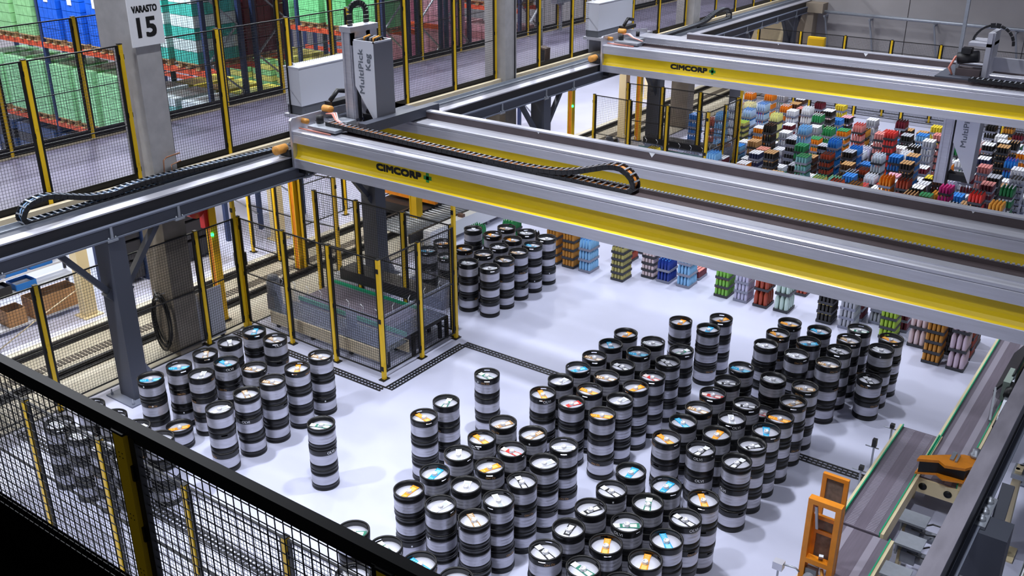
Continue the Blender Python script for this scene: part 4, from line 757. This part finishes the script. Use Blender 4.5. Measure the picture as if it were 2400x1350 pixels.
# orange lift frame
o = thing('lift_frame', 'orange steel stop frame standing over the nearest belt', 'frame', (0, 0, 0))
def gate(b, x0, x1, y, z0, z1, t, bars, d=.06, m=0):
    b.box(x0, y, z0, x0+t, y+d, z1, m).box(x1-t, y, z0, x1, y+d, z1, m).box(x0+t, y, z1-t, x1-t, y+d, z1, m)
    for z in bars: b.box(x0+t, y, z-t/2, x1-t, y+d, z+t/2, m)
b = MB(); gate(b, -2.75, -2.37, 9.58, 0.0, 1.70, .062, (.86, .35), .10); b.build('front_frame', M['orange'], o)
b = MB(); gate(b, -2.70, -2.42, 9.72, .45, 1.42, .05, (.55, .80, 1.20), .04); b.build('sliding_frame', M['orange'], o)
b = MB(); gate(b, -2.725, -2.425, 9.92, 0.0, 1.86, .05, (.45, .95, 1.43), .05); b.build('rear_frame', M['orange'], o)
for q in ((-2.675, 9.94, 1.455, -2.475, 9.95, 1.81), (-2.65, 9.74, .82, -2.47, 9.75, 1.18), (-2.65, 9.74, 1.22, -2.47, 9.75, 1.37)):
    MB().box(*q).build('worn_pad', mat('worn_pad', '8d7a6c', 0.8, var=0.4, scale=14), o)
MB().bar((-2.66, 9.62, 1.6), (-2.63, 9.66, 1.28), .03, .03).build('strut', M['galv'], o); MB().bar((-2.52, 9.6, .98), (-2.55, 9.7, .82), .05, .03).build('strut', M['galv'], o)
MB().box(-2.68, 9.60, .55, -2.55, 9.70, .74).tube([(-2.62, 9.55, .62), (-2.62, 9.72, .62)], .07, 12).build('lift_motor', M['grey'], o)
MB().tube([(-2.50, 9.62, .78), (-2.45, 9.60, .6), (-2.5, 9.62, .45)], .02, 6).tube([(-2.7, 9.6, .8), (-2.72, 9.6, .5)], .015, 5).build('lift_cable', M['buffer'], o)
r = thing('photo_sensor', 'silver sensor box on a bent arm beside the orange frame', 'sensor', (-2.98, 9.55, 0)); MB().box(-.06, -.05, .62, .06, .05, .72).build('sensor_head', M['alu2'], r); MB().tube([(.06, 0, .7), (.2, .02, .7), (.24, .03, .66)], .012, 6).box(-.01, -.01, 0, .01, .01, .62).build('rod', M['galv'], r)
# tilted plate machine by the long belt
r = thing('tipping_stop', 'black tilted plate with lever beside the long belt', 'machine', (0, 0, 0))
MB().prism([(-1.86, .62), (-1.84, .60), (-1.60, .98), (-1.62, 1.0)], 'y', 15.6, 17.2).build('tilt_plate', M['dark'], r)
MB().bar((-1.70, 14.6, .62), (-1.84, 15.65, .66), .03, .03).bar((-1.6, 14.5, .5), (-1.62, 15.6, .9), .05, .04).build('lever', M['galv'], r)
MB().box(-1.72, 15.35, .62, -1.62, 15.9, .95).build('cover', mat('pale_green_cover', '9fb0a6', 0.5), r)
MB().tube([(-1.6, 15.2, .8), (-1.6, 15.5, .85)], .07, 12).tube([(-1.58, 14.8, .6), (-1.58, 15.2, .72)], .05, 10).box(-1.64, 14.5, 0, -1.52, 17.2, .6).build('cylinder', M['dark'], r)
# things beyond the right rail
r = thing('cable_tray', 'white cable tray with bundled wires beyond the right rail', 'cable tray', (0, 0, 0))
MB().box(-.62, 6.5, .60, -.44, 22, .62).box(-.63, 6.5, .60, -.62, 22, .68).box(-.44, 6.5, .60, -.43, 22, .68).build('tray', M['galv'], r)
c = MB(); rk = random.Random(2)
for i in range(7):
    c.tube([(-.60+.024*i+rk.uniform(-.01, .01), 6.5+k*1.1, .635+rk.uniform(0, .02)) for k in range(15)], .012, 5, i % 2)
c.build('wires', [M['white'], M['kerb']], r)
for yy in (8, 11, 14, 17, 20): MB().box(-.56, yy, 0, -.50, yy+.05, .60).build('leg', M['galv'], r)
r = thing('chain_conveyor', 'dark chain conveyor with ribbed plates at the lower corner', 'conveyor', (0, 0, 0))
b = MB(); y = 6.0
while y < 16: b.box(-.34, y, .50, .2, y+.05, .53); y += .075
b.build('plates', M['brown'], r, kind='stuff'); MB().box(-.42, 6, .3, -.36, 16, .56).box(.2, 6, .3, .26, 16, .56).build('side_frame', M['galv'], r)
for yy in (6.5, 9, 11.5, 14): MB().box(-.40, yy, 0, .24, yy+.06, .3).build('leg', M['dark'], r)
r = thing('stop_bracket', 'cream upright bracket with bolts under the right rail', 'bracket', (-1.0, 12.3, 0))
MB().prism([(-.12, 0), (.06, 0), (.06, 1.3), (-.02, 1.3)], 'y', -.06, .12).box(-.2, -.15, 0, .2, .2, .02).build('upright', M['cream'], r)
MB().box(-.05, -.1, 1.2, .12, .2, 1.26).lathe([(.03, 1.26), (.03, 1.3), (0, 1.3)], 8, c=(0, 0, 0)).lathe([(.03, 1.26), (.03, 1.3), (0, 1.3)], 8, c=(.03, .12, 0)).build('clamp_plate', M['galv'], r)

# ------------------------------------------------------------------ pallet racks beyond the walkway
def rack(yf, label, xs=(-18.3, -21.55, -24.8, -28.05), levels=(1.95, 4.0, 6.1), d=1.1):
    root = thing('pallet_rack', label, 'rack', (-18.3, yf, 0), 0, 'pallet racks')
    for i, x in enumerate(xs):
        for yy in (0, d-.1):
            b = MB().box(x+18.3-.09, yy, 0, x+18.3+.0, yy+.1, 9)
            b.build('upright', M['rackblue'], root)
        if i == 0:
            b = MB(); z = .4; k = 0
            while z < 8.5:
                p, q = ((.03, .1, z), (.03, d-.1, z+.75)) if k % 2 else ((.03, d-.1, z), (.03, .1, z+.75)); 
                b.bar((p[0]-.09, p[1], p[2]), (q[0]-.09, q[1], q[2]), .05, .03); z += .75; k += 1
            b.build('brace', M['galv'], root)
    for i in range(len(xs)-1):
        for z in levels:
            for yy in (.0, d-.06):
                MB().box(xs[i+1]+18.3, yy-.01, z-.13, xs[i]+18.3-.09, yy+.05, z).build('beam', M['rackorange'], root)
    return root
for yf, lb in ((13.9, 'blue and orange pallet rack holding teal and blue loads'), (15.3, 'dark pallet rack with silver braces holding wrapped maroon loads'), (19.6, 'pallet rack with green loads behind the gripper'), (20.95, 'pallet rack with paired dark uprights in front of the pink loads'), (25.8, 'pallet rack beyond the second concrete column')):
    rack(yf, lb)
PALLET = MB()
for y in (-.55, -.05, .45):
    for x in (-.38, -.07, .24): PALLET.box(x, y, .02, x+.14, y+.1, .11)
for i in range(3): PALLET.box(-.4+.33*i, -.6, 0, -.4+.33*i+.14, .6, .02)
for i in range(7): PALLET.box(-.4, -.6+.183*i, .12, .4, -.6+.183*i+.1, .145)
for y in (-.55, -.05, .45): PALLET.box(-.4, y, .10, .4, y+.1, .12)
PALM = PALLET.mesh('pallet', M['wood']); PACK = {}
def load(x, y, z, col, col2, h, label, nz=5, sticker=False):
    t = thing('pallet_load', label, 'pallet', (x, y, z), 0, 'wrapped pallet loads')
    put('pallet', PALM, t)
    k = (col, h, nz)
    if k not in PACK:
        b = MB(); nx, ny = 4, 6; hz = h/nz; g = .006
        for iz in range(nz):
            for ix in range(nx):
                for iy in range(ny):
                    if 0 < ix < nx-1 and 0 < iy < ny-1 and iz < nz-1: continue
                    b.box(-.4+.8*ix/nx+g, -.6+1.2*iy/ny+g, .148+hz*iz, -.4+.8*(ix+1)/nx-g, -.6+1.2*(iy+1)/ny-g, .148+hz*(iz+1)-.012, (iz % 2 if ix == 3 or iy in (0,) else iz % 2) if nz > 5 else (1 if iy % 3 == 1 and ix == 3 else 0))
        PACK[k] = b.mesh('packs', [mat('pack_' + col, col, 0.28, var=0.25, scale=7), mat('pack_' + col2, col2, 0.28, var=0.2, scale=8)])
    put('packs', PACK[k], t, kind='stuff')
    if sticker: MB().box(-.1, -.606, .148+h*.72, .08, -.6, .148+h*.98).build('sticker', M['white'], t)
def bay(yf, z, i, col, col2, h, say, nz=5, sticker=False, n=3, dy=.55):
    x0 = -18.45-3.25*i
    for k in range(n): load(x0-.48-1.04*k, yf+dy, z, col, col2, h, '%s, %s from the walkway' % (say, ('nearest', 'second', 'third')[k]), nz, sticker)
bay(13.9, 4.0, 0, '4cc4b4', 'dcf0f0', 1.55, 'teal and white wrapped load on the upper beam', 6)
bay(13.9, 1.95, 0, '7fc6c4', 'd9e8ee', 1.15, 'pale teal film-wrapped load on the lower beam', 6)
bay(13.9, 4.0, 1, '1c62d6', '2a79e6', 1.25, 'bright blue wrapped load with white stickers', 5, True)
bay(13.9, 1.95, 1, '9adca4', '6cbc64', 1.38, 'light green wrapped load behind the signed column', 5)
bay(13.9, 0.0, 1, '26262b', '30456e', 1.5, 'black crate load on the floor under green loads', 6)
bay(13.9, 4.0, 2, '8fc98a', '5c9a52', 1.2, 'mottled green load on the farther upper beam', 5)
bay(13.9, 1.95, 2, '9adca4', '6cbc64', 1.38, 'light green wrapped load on the farther lower beam', 5)
bay(13.9, 0.0, 2, '26262b', '2f3d5c', 1.5, 'black crate load on the floor farther in', 6)
bay(15.3, 4.0, 0, '6b2230', '4f1a26', 1.75, 'maroon wrapped load in the braced rack', 5)
bay(15.3, 1.95, 0, '9ccb6a', 'e2d24a', 1.1, 'green and yellow load under the maroon ones', 6)
bay(15.3, 4.0, 1, '2c3a34', '39443e', 1.7, 'dark green wrapped load deep in the braced rack', 5)
bay(19.6, 4.0, 0, '7ad690', '9ae0a4', 1.6, 'bright green wrapped load behind the gripper', 5)
bay(19.6, 4.0, 1, '7ad690', '9ae0a4', 1.6, 'bright green wrapped load farther along that beam', 5)
bay(19.6, 1.95, 0, '8fd08a', 'd8d870', 1.0, 'pale green and yellow load below the bright green', 6)
bay(19.6, 1.95, 1, '8fd08a', 'd8d870', 1.0, 'pale green and yellow load farther in below', 6)
bay(22.2, 2.3, 0, 'f0b2d2', 'e2a2c4', 2.2, 'pink wrapped load by the second concrete column', 5)
bay(22.2, 4.95, 0, 'c9554a', 'a84438', 1.2, 'red wrapped load above the pink ones', 5)
bay(22.2, 0.0, 0, 'eba6c4', 'dd94b4', 1.7, 'pink wrapped load on the floor', 5)
bay(25.8, 1.95, 0, '9a6a6e', 'b58a90', 1.3, 'brownish wrapped load beyond the second concrete column', 6)
bay(25.8, 4.0, 0, '8f7f86', 'a99aa2', 1.3, 'grey wrapped load beyond the second concrete column', 6)
rack(22.2, 'low-lit pallet rack carrying the pink loads', levels=(2.3, 4.95), d=1.15)
# ------------------------------------------------------------------ things on the walkway
r = thing('control_cabinet', 'grey electrical cabinet standing on the far side of the walkway', 'cabinet', (-17.5, 26.5, 3.3)); MB().box(-.12, 0, .85, .1, .78, 2.1).box(-.05, .3, .78, .05, .48, .85).build('case', M['grey'], r); MB().box(-.04, .37, 0, .03, .43, .80).build('stand', M['galv'], r); MB().box(.1, .04, .9, .105, .74, 2.05).build('door', mat('cabinet_door', '7d848e', .45), r)
r = thing('scanner_post', 'slim grey post with a white lit panel on the walkway', 'post', (-15.35, 22.6, 3.3)); MB().box(-.04, -.05, 0, .04, .05, 1.35).build('pole', M['grey'], r); MB().prism([(-.35, .95), (-.30, .95), (-.06, 1.32), (-.10, 1.32)], 'y', -.03, .03).build('panel', M['white'], r); MB().box(-.1, -.1, 0, .1, .1, .015).build('base_plate', M['galv'], r)
r = thing('steel_box', 'tilted brown and black box at the foot of the walkway fence', 'box', (-14.85, 22.05, 3.3)); MB().prism([(-.12, .02), (.10, .0), (.12, .42), (-.10, .46)], 'y', -.12, .12).build('case', mat('box_brown', '5e4a40', .6), r); MB().prism([(-.10, .06), (.08, .04), (.10, .38), (-.08, .42)], 'y', -.125, -.118).build('front', M['black'], r)
p = tag(MB().tube([(-14.30, 9.72, 3.36), (-14.27, 9.72, 3.66), (-14.27, 9.78, 3.70), (-14.27, 10.06, 3.72)], .012, 6).tube([(-14.27, 9.86, 3.36), (-14.27, 9.86, 3.55), (-14.27, 10.06, 3.58)], .010, 6).build('copper_pipe', mat('copper', 'b98262', .35, .6)), 'thin copper pipe bent against the foot of the signed column', 'pipe')
p = tag(MB().tube([(-14.32, 19.98, 3.3), (-14.32, 19.98, 9)], .018, 6).build('cable_conduit', M['dark']), 'black cable running up the second concrete column', 'cable')
# ------------------------------------------------------------------ lower lane under the walkway
for i, (x, y, lb) in enumerate(((-17.3, 9.6, 'cream steel post at the end of the shelving'), (-17.5, 14.75, 'cream steel post behind the light curtain posts'), (-17.5, 20.4, 'cream steel post deep under the walkway'), (-15.3, 27.25, 'cream steel post by the far transfer conveyor'), (-17.5, 33, 'cream steel post near the back wall'))):
    r = thing('steel_post', lb, 'post', (x, y, 0)); MB().box(-.12, -.12, .02, .12, .12, 3.08).build('shaft', M['cream'], r); MB().box(-.2, -.2, 0, .2, .2, .02).build('base_plate', M['cream'], r); MB().box(-.16, -.3, 2.95, .16, .3, 3.08).build('head_plate', M['galv'], r)
sh = thing('storage_shelf', 'open storage shelf with pale boards under the walkway', 'shelf', (-18.12, 5.0, 0))
for z in (.12, .78, 1.12, 1.46, 1.80): MB().box(0, 0, z-.035, .44, 4.75, z).build('shelf_board', M['cab'], sh)
for y in (0, 2.3, 4.69):
    for x in (0, .40): MB().box(x, y, 0, x+.04, y+.05, 2.2).build('upright', M['navy'], sh)
def bin_(x, y, z, dx, dy, h, m, name, label, cat):
    b = MB().box(-dx/2, -dy/2, 0, dx/2, dy/2, .012)
    for s in (-1, 1): b.box(s*dx/2-.008, -dy/2, .012, s*dx/2+.008, dy/2, h).box(-dx/2+.008, s*dy/2-.008, .012, dx/2-.008, s*dy/2+.008, h)
    r = thing(name, label, cat, (x, y, z)); b.build('shell', m, r)
    MB().box(-dx/2+.02, -dy/2+.02, .012, dx/2-.02, dy/2-.02, h*.55).build('contents', M['grey'], r); return r
for i in range(4): bin_(-17.9, 7.5+.52*i, 1.122, .38, .44, .12, M['blue'], 'storage_bin', 'blue open bin on the third shelf board, %s from left' % ORD[i], 'bin')
bin_(-17.9, 8.7, .782, .36, .4, .13, M['blue'], 'storage_bin', 'single blue bin on the second shelf board', 'bin')
for i in range(6): bin_(-17.9, 5.35+.56*i, .782, .38, .5, .17, M['navy'], 'storage_bin', 'dark bin on the second shelf board, %s from left' % ORD[i], 'bin')
for i in range(4): bin_(-17.9, 5.3+.52*i, 1.122, .38, .46, .16, M['navy'], 'storage_bin', 'dark bin on the third shelf board, %s from left' % ORD[i], 'bin')
for i in range(7): bin_(-17.9, 5.35+.6*i, 1.462, .38, .5, .14, M['navy'], 'storage_bin', 'black bin on the fourth shelf board, %s from left' % ORD[i], 'bin')
for i in range(6): bin_(-17.9, 6.5+.56*i, 1.802, .38, .5, .16, M['card'], 'cardboard_box', 'open cardboard box on the top shelf board, %s from left' % ORD[i], 'box')
bin_(-17.9, 9.2, .122, .40, .95, .40, M['card'], 'cardboard_box', 'large open cardboard box on the bottom shelf board', 'box')
bin_(-17.9, 8.4, .122, .36, .36, .32, M['card'], 'cardboard_box', 'smaller cardboard box beside the large one', 'box')
for i in range(3): bin_(-17.9, 5.6+.8*i, .122, .38, .6, .3, M['navy'], 'storage_bin', 'grey-filled dark bin on the bottom shelf board, %s from left' % ORD[i], 'bin')
cr = tag(MB().tube([(-17.2, 7.7, .03), (-17.25, 8.6, .35), (-17.3, 9.5, .62)], .012, 5).build('wooden_stick', M['kerb']), 'thin pale stick leaning against the shelf', 'stick')
c = MB(); rk = random.Random(4)
for i in range(6):
    a0 = rk.uniform(-.02, .02); rz = .44+.05*(i % 3); rx = .22+.018*(i % 4)
    c.tube([(-14.64+rx*math.sin(t*2*math.pi/28)+a0, 9.50-.013*i, .66-.05*(i % 2)+rz*math.cos(t*2*math.pi/28)) for t in range(29)], .016, 5)
cc = thing('cable_coil', 'black cable coil hanging on the concrete column', 'cable', (0, 0, 0)); c.build('coil', M['black'], cc)
MB().tube([(-14.8, 9.5, 1.22), (-14.64, 9.43, 1.17), (-14.48, 9.5, 1.24)], .008, 5).tube([(-14.64, 9.545, 1.12), (-14.64, 9.40, 1.10)], .015, 6).build('hook', M['galv'], cc)
w_ = thing('white_panel', 'white sheet standing on edge beside the concrete column', 'panel', (-14.42, 10.02, 0)); MB().box(-.012, 0, .02, .012, .62, 1.02).build('sheet', M['cab'], w_); MB().box(-.03, .05, 0, .03, .12, .02).box(-.03, .5, 0, .03, .57, .02).build('foot', M['dark'], w_)
for x, y, h, lb, rz in ((-14.95, 11.0, 2.45, 'orange light curtain post with green lamp beside the concrete column', 0), (-15.7, 13.75, 2.6, 'orange light curtain post across the tracks', 0), (-15.2, 17.1, 2.7, 'broad yellow post behind the cage kegs', 0), (-14.95, 23.6, 2.5, 'yellow light curtain post with green lamp by the far cage', 0), (-14.9, 27.5, 2.6, 'orange and yellow post beside the far cream post', 0)):
    r = thing('light_curtain_post', lb, 'post', (x, y, 0))
    big = .10 if 'broad' in lb else .065
    MB().box(-big, -big, .02, big, big, h).build('shaft', M['orange'] if 'broad' not in lb else M['yellow'], r); MB().box(big, -big-.01, .02, big+.02, big+.01, h).box(-big, -big-.012, .02, -big+.03, -big, h).build('cover_strip', M['yellow'], r)
    MB().box(-.12, -.12, 0, .12, .12, .02).build('base_plate', M['dark'], r)
    if 'lamp' in lb: MB().lathe([(0, -.03), (.028, -.03), (.028, .02), (.018, .03), (0, .03)], 12, c=(big+.03, -big, h-.62)).build('lamp', M['led'], r)
r = thing('hose_reel', 'red box and red drum at the top of the light curtain post', 'hose reel', (-15.0, 10.75, 0)); MB().tube([(-.1, -.05, 2.38), (.1, -.05, 2.38)], .17, 18).box(-.06, .1, 1.95, .08, .3, 2.5).build('drum', M['red'], r); MB().tube([(-.11, -.05, 2.38), (.11, -.05, 2.38)], .05, 12).build('hub', M['dark'], r); MB().box(-.03, .18, 0, .03, .24, 1.95).build('stand', M['dark'], r)
r = thing('fire_extinguisher', 'red fire extinguisher by the crane track', 'extinguisher', (-16.9, 13.1, 0)); MB().lathe([(0, .3), (.075, .3), (.08, .33), (.08, .78), (.05, .84), (.02, .86)], 14).build('cylinder', M['red'], r); MB().box(-.02, -.05, .85, .02, .05, .93).build('valve', M['black'], r); MB().box(-.1, -.1, 0, .1, .1, .3).build('stand', M['dark'], r)
r = thing('crate_stack_cart', 'black perforated crates in a dark rack under the walkway', 'rack', (-18.4, 10.6, 0))
for i in range(3):
    for j in range(5): MB().box(0, i*.85, .1+j*.45, .5, i*.85+.75, .1+j*.45+.38).build('crate', M['navy'], r)
for y in (-.06, .78, 1.63, 2.48): MB().box(0, y, 0, .55, y+.05, 2.5).build('upright', M['rackblue'], r)
# grating conveyors in the two cages
for dy, wh in ((0.0, 'nearer'), (12.64, 'farther')):
    g = thing('grating_conveyor', 'low conveyor platform of steel grating inside the %s mesh cage' % wh, 'conveyor', (-13.9, 11.35+dy, 0))
    b = MB()
    for i in range(60): b.box(i*.05, 0, .34, i*.05+.012, .55, .37)
    for i in range(12): b.box(0, i*.05, .335, 3.0, i*.05+.008, .365)
    b.build('grating', M['galv'], g, kind='stuff')
    MB().box(0, -.03, .12, 3.0, 0, .36).box(0, .55, .12, 3.0, .58, .36).build('side_frame', M['kerb'], g); MB().box(.1, .65, .30, 2.9, 1.6, .40).build('belt', M['belt'], g); MB().box(.1, .62, .38, 2.9, .65, .46).box(.1, 1.6, .38, 2.9, 1.63, .46).build('guide_rail', M['green'], g)
    for x in (.05, 1.0, 2.0, 2.9): MB().box(x, .05, 0, x+.06, .11, .34).box(x, 1.5, 0, x+.06, 1.56, .34).build('leg', M['dark'], g)
    MB().tube([(-.1, .2, .62), (-.1, .2, .92)], .13, 16).tube([(-.1, .2, .92), (-.1, .2, .99)], .10, 16).box(-.2, .1, .3, 0, .3, .62).build('gear_motor', M['grey'], g)
    MB().tube([(2.05, .12, .55), (2.05, .12, .85)], .10, 14).box(1.95, .02, .2, 2.15, .22, .55).build('gear_motor', M['grey'], g)
    MB().box(.2, 1.68, .5, 2.9, 2.1, .72).build('dark_cover', M['dark'], g)
    ps = thing('plastic_curtain', 'clear plastic sheet tied inside the %s mesh cage' % wh, 'plastic sheet', (0, dy, 0))
    MB().prism([(11.30, .42), (11.32, .42), (11.15, 1.12), (11.13, 1.12)], 'x', -13.5, -10.80).build('front_sheet', M['plastic'], ps); MB().prism([(-10.86, .5), (-10.84, .5), (-10.79, 1.15), (-10.81, 1.15)], 'y', 11.15, 13.0).build('end_sheet', M['plastic'], ps)
    for i in range(8): MB().tube([(-13.3+.34*i, 11.15, 1.08), (-13.28+.34*i, 11.18, 1.2), (-13.33+.34*i, 11.16, 1.26)], .007, 5).build('tie', M['white'], ps)
    for i in range(4): MB().tube([(-10.84, 11.5+.42*i, 1.08), (-10.86, 11.5+.42*i, 1.2), (-10.84, 11.53+.42*i, 1.26)], .007, 5).build('tie', M['white'], ps)
r = thing('roller_bench', 'black roller bench at the corner of the mesh cage', 'bench', (-11.35, 12.0, 0)); MB().box(0, 0, .42, .5, 1.0, .46).build('top', M['black'], r)
for i in range(11): MB().tube([(.02, .05+.09*i, .475), (.48, .05+.09*i, .475)], .02, 8).build('roller', M['dark'], r)
for x in (0, .44):
    for y in (0, .94): MB().box(x, y, 0, x+.06, y+.06, .42).build('leg', M['black'], r)
r = thing('mounting_block', 'pale block around the foot of the second grey column', 'block', (-13.8, 14.2, 0)); MB().box(-.75, -.55, .026, .75, -.34, .2).box(-.75, .34, .026, .75, .55, .2).box(-.75, -.34, .026, -.4, .34, .2).box(.42, -.34, .026, .75, .34, .2).build('block', M['cab'], r)
r = thing('roller_conveyor', 'grey roller conveyor behind the keg stacks of the cage', 'conveyor', (-15.6, 16.0, 0))
for i in range(34): MB().tube([(0, i*.13, .36), (1.2, i*.13, .36)], .03, 8).build('roller', M['galv'], r)
for x in (-.06, 1.2): MB().box(x, -.1, .2, x+.06, 4.5, .42).build('side_frame', M['dark'], r)
for y in (.2, 2.2, 4.2): MB().box(-.04, y, 0, .02, y+.06, .2).box(1.2, y, 0, 1.26, y+.06, .2).build('leg', M['dark'], r)
r = thing('guard_wall', 'white low guard beam beside the back keg stacks', 'guard', (-14.2, 16.2, 0)); MB().box(0, 0, .12, .22, 4.6, .48).build('beam', M['white'], r)
for y in (.1, 2.2, 4.3): MB().box(.04, y, 0, .18, y+.1, .12).build('foot', M['grey'], r)
for y in (1.2, 3.9): MB().box(.05, y, .48, .2, y+.1, .55).build('clip', mat('clip_brown', '6a4a3a', .5), r)
r = thing('transfer_car', 'orange and dark transfer car on the lower tracks', 'rail car', (-16.7, 17.4, 0)); MB().box(0, 0, .12, 1.5, 2.6, .42).build('chassis', M['dark'], r); MB().box(-.1, .3, .5, 1.6, .42, .75).box(-.1, 2.2, .5, 1.6, 2.32, .75).build('lift_beam', M['orange'], r, kind='stuff'); MB().bar((.3, .4, .7), (1.2, .5, 2.2), .14, .14).build('mast_arm', M['orange'], r); MB().box(.2, .9, .42, 1.3, 2.0, 1.9).build('mast_box', M['black'], r); MB().box(.1, .5, .42, .6, .85, 1.1).build('motor_cover', M['orange'], r)
for x in (.2, 1.3):
    for y in (.3, 2.2): MB().tube([(x-.05, y, .12), (x+.05, y, .12)], .12, 16).build('wheel', M['galv'], r)
# ------------------------------------------------------------------ on the back wall
r = thing('wall_pipe', 'grey pipe on brackets running along the back wall', 'pipe', (0, 0, 0)); MB().tube([(-14.0, 38.3, 2.95), (0.5, 38.3, 2.85)], .06, 8).build('pipe', M['galv'], r)
for x in (-13, -11.3, -9.0, -6.3, -3.5): MB().box(x, 38.2, 2.75, x+.06, 38.6, 2.82).bar((x, 38.35, 2.8), (x+.3, 38.5, 1.2), .06, .04).build('bracket', M['grey'], r)
r = thing('wall_cabinet', 'yellow cabinet on the far fence before the back wall', 'cabinet', (-12.1, 35.2, 0)); MB().box(-.3, -.1, 1.6, .3, .08, 2.5).build('case', M['yellow'], r); MB().box(-.27, -.115, 1.65, .27, -.1, 2.45).build('door', mat('yellow_door', 'dcae1a', .4), r); MB().box(-.05, -.04, 0, .05, .04, 1.6).build('stand', M['dark'], r)
dd = MB().box(-19.2, 38.45, 0, -14.6, 38.6, 2.9); d1 = struct('door_1', dd, M['cream'])
MB().box(-19.3, 38.43, 0, -19.2, 38.6, 3.0).box(-14.6, 38.43, 0, -14.5, 38.6, 3.0).box(-19.3, 38.43, 2.9, -14.5, 38.6, 3.0).build('door_frame', M['kerb'], d1)
struct('column.003', MB().box(-13.95, 38.1, 0, -13.35, 38.6, 2.9).box(-14.2, 38.05, 2.9, -13.0, 38.6, 3.25), mat('tan_block', '9a8d7c', .8))
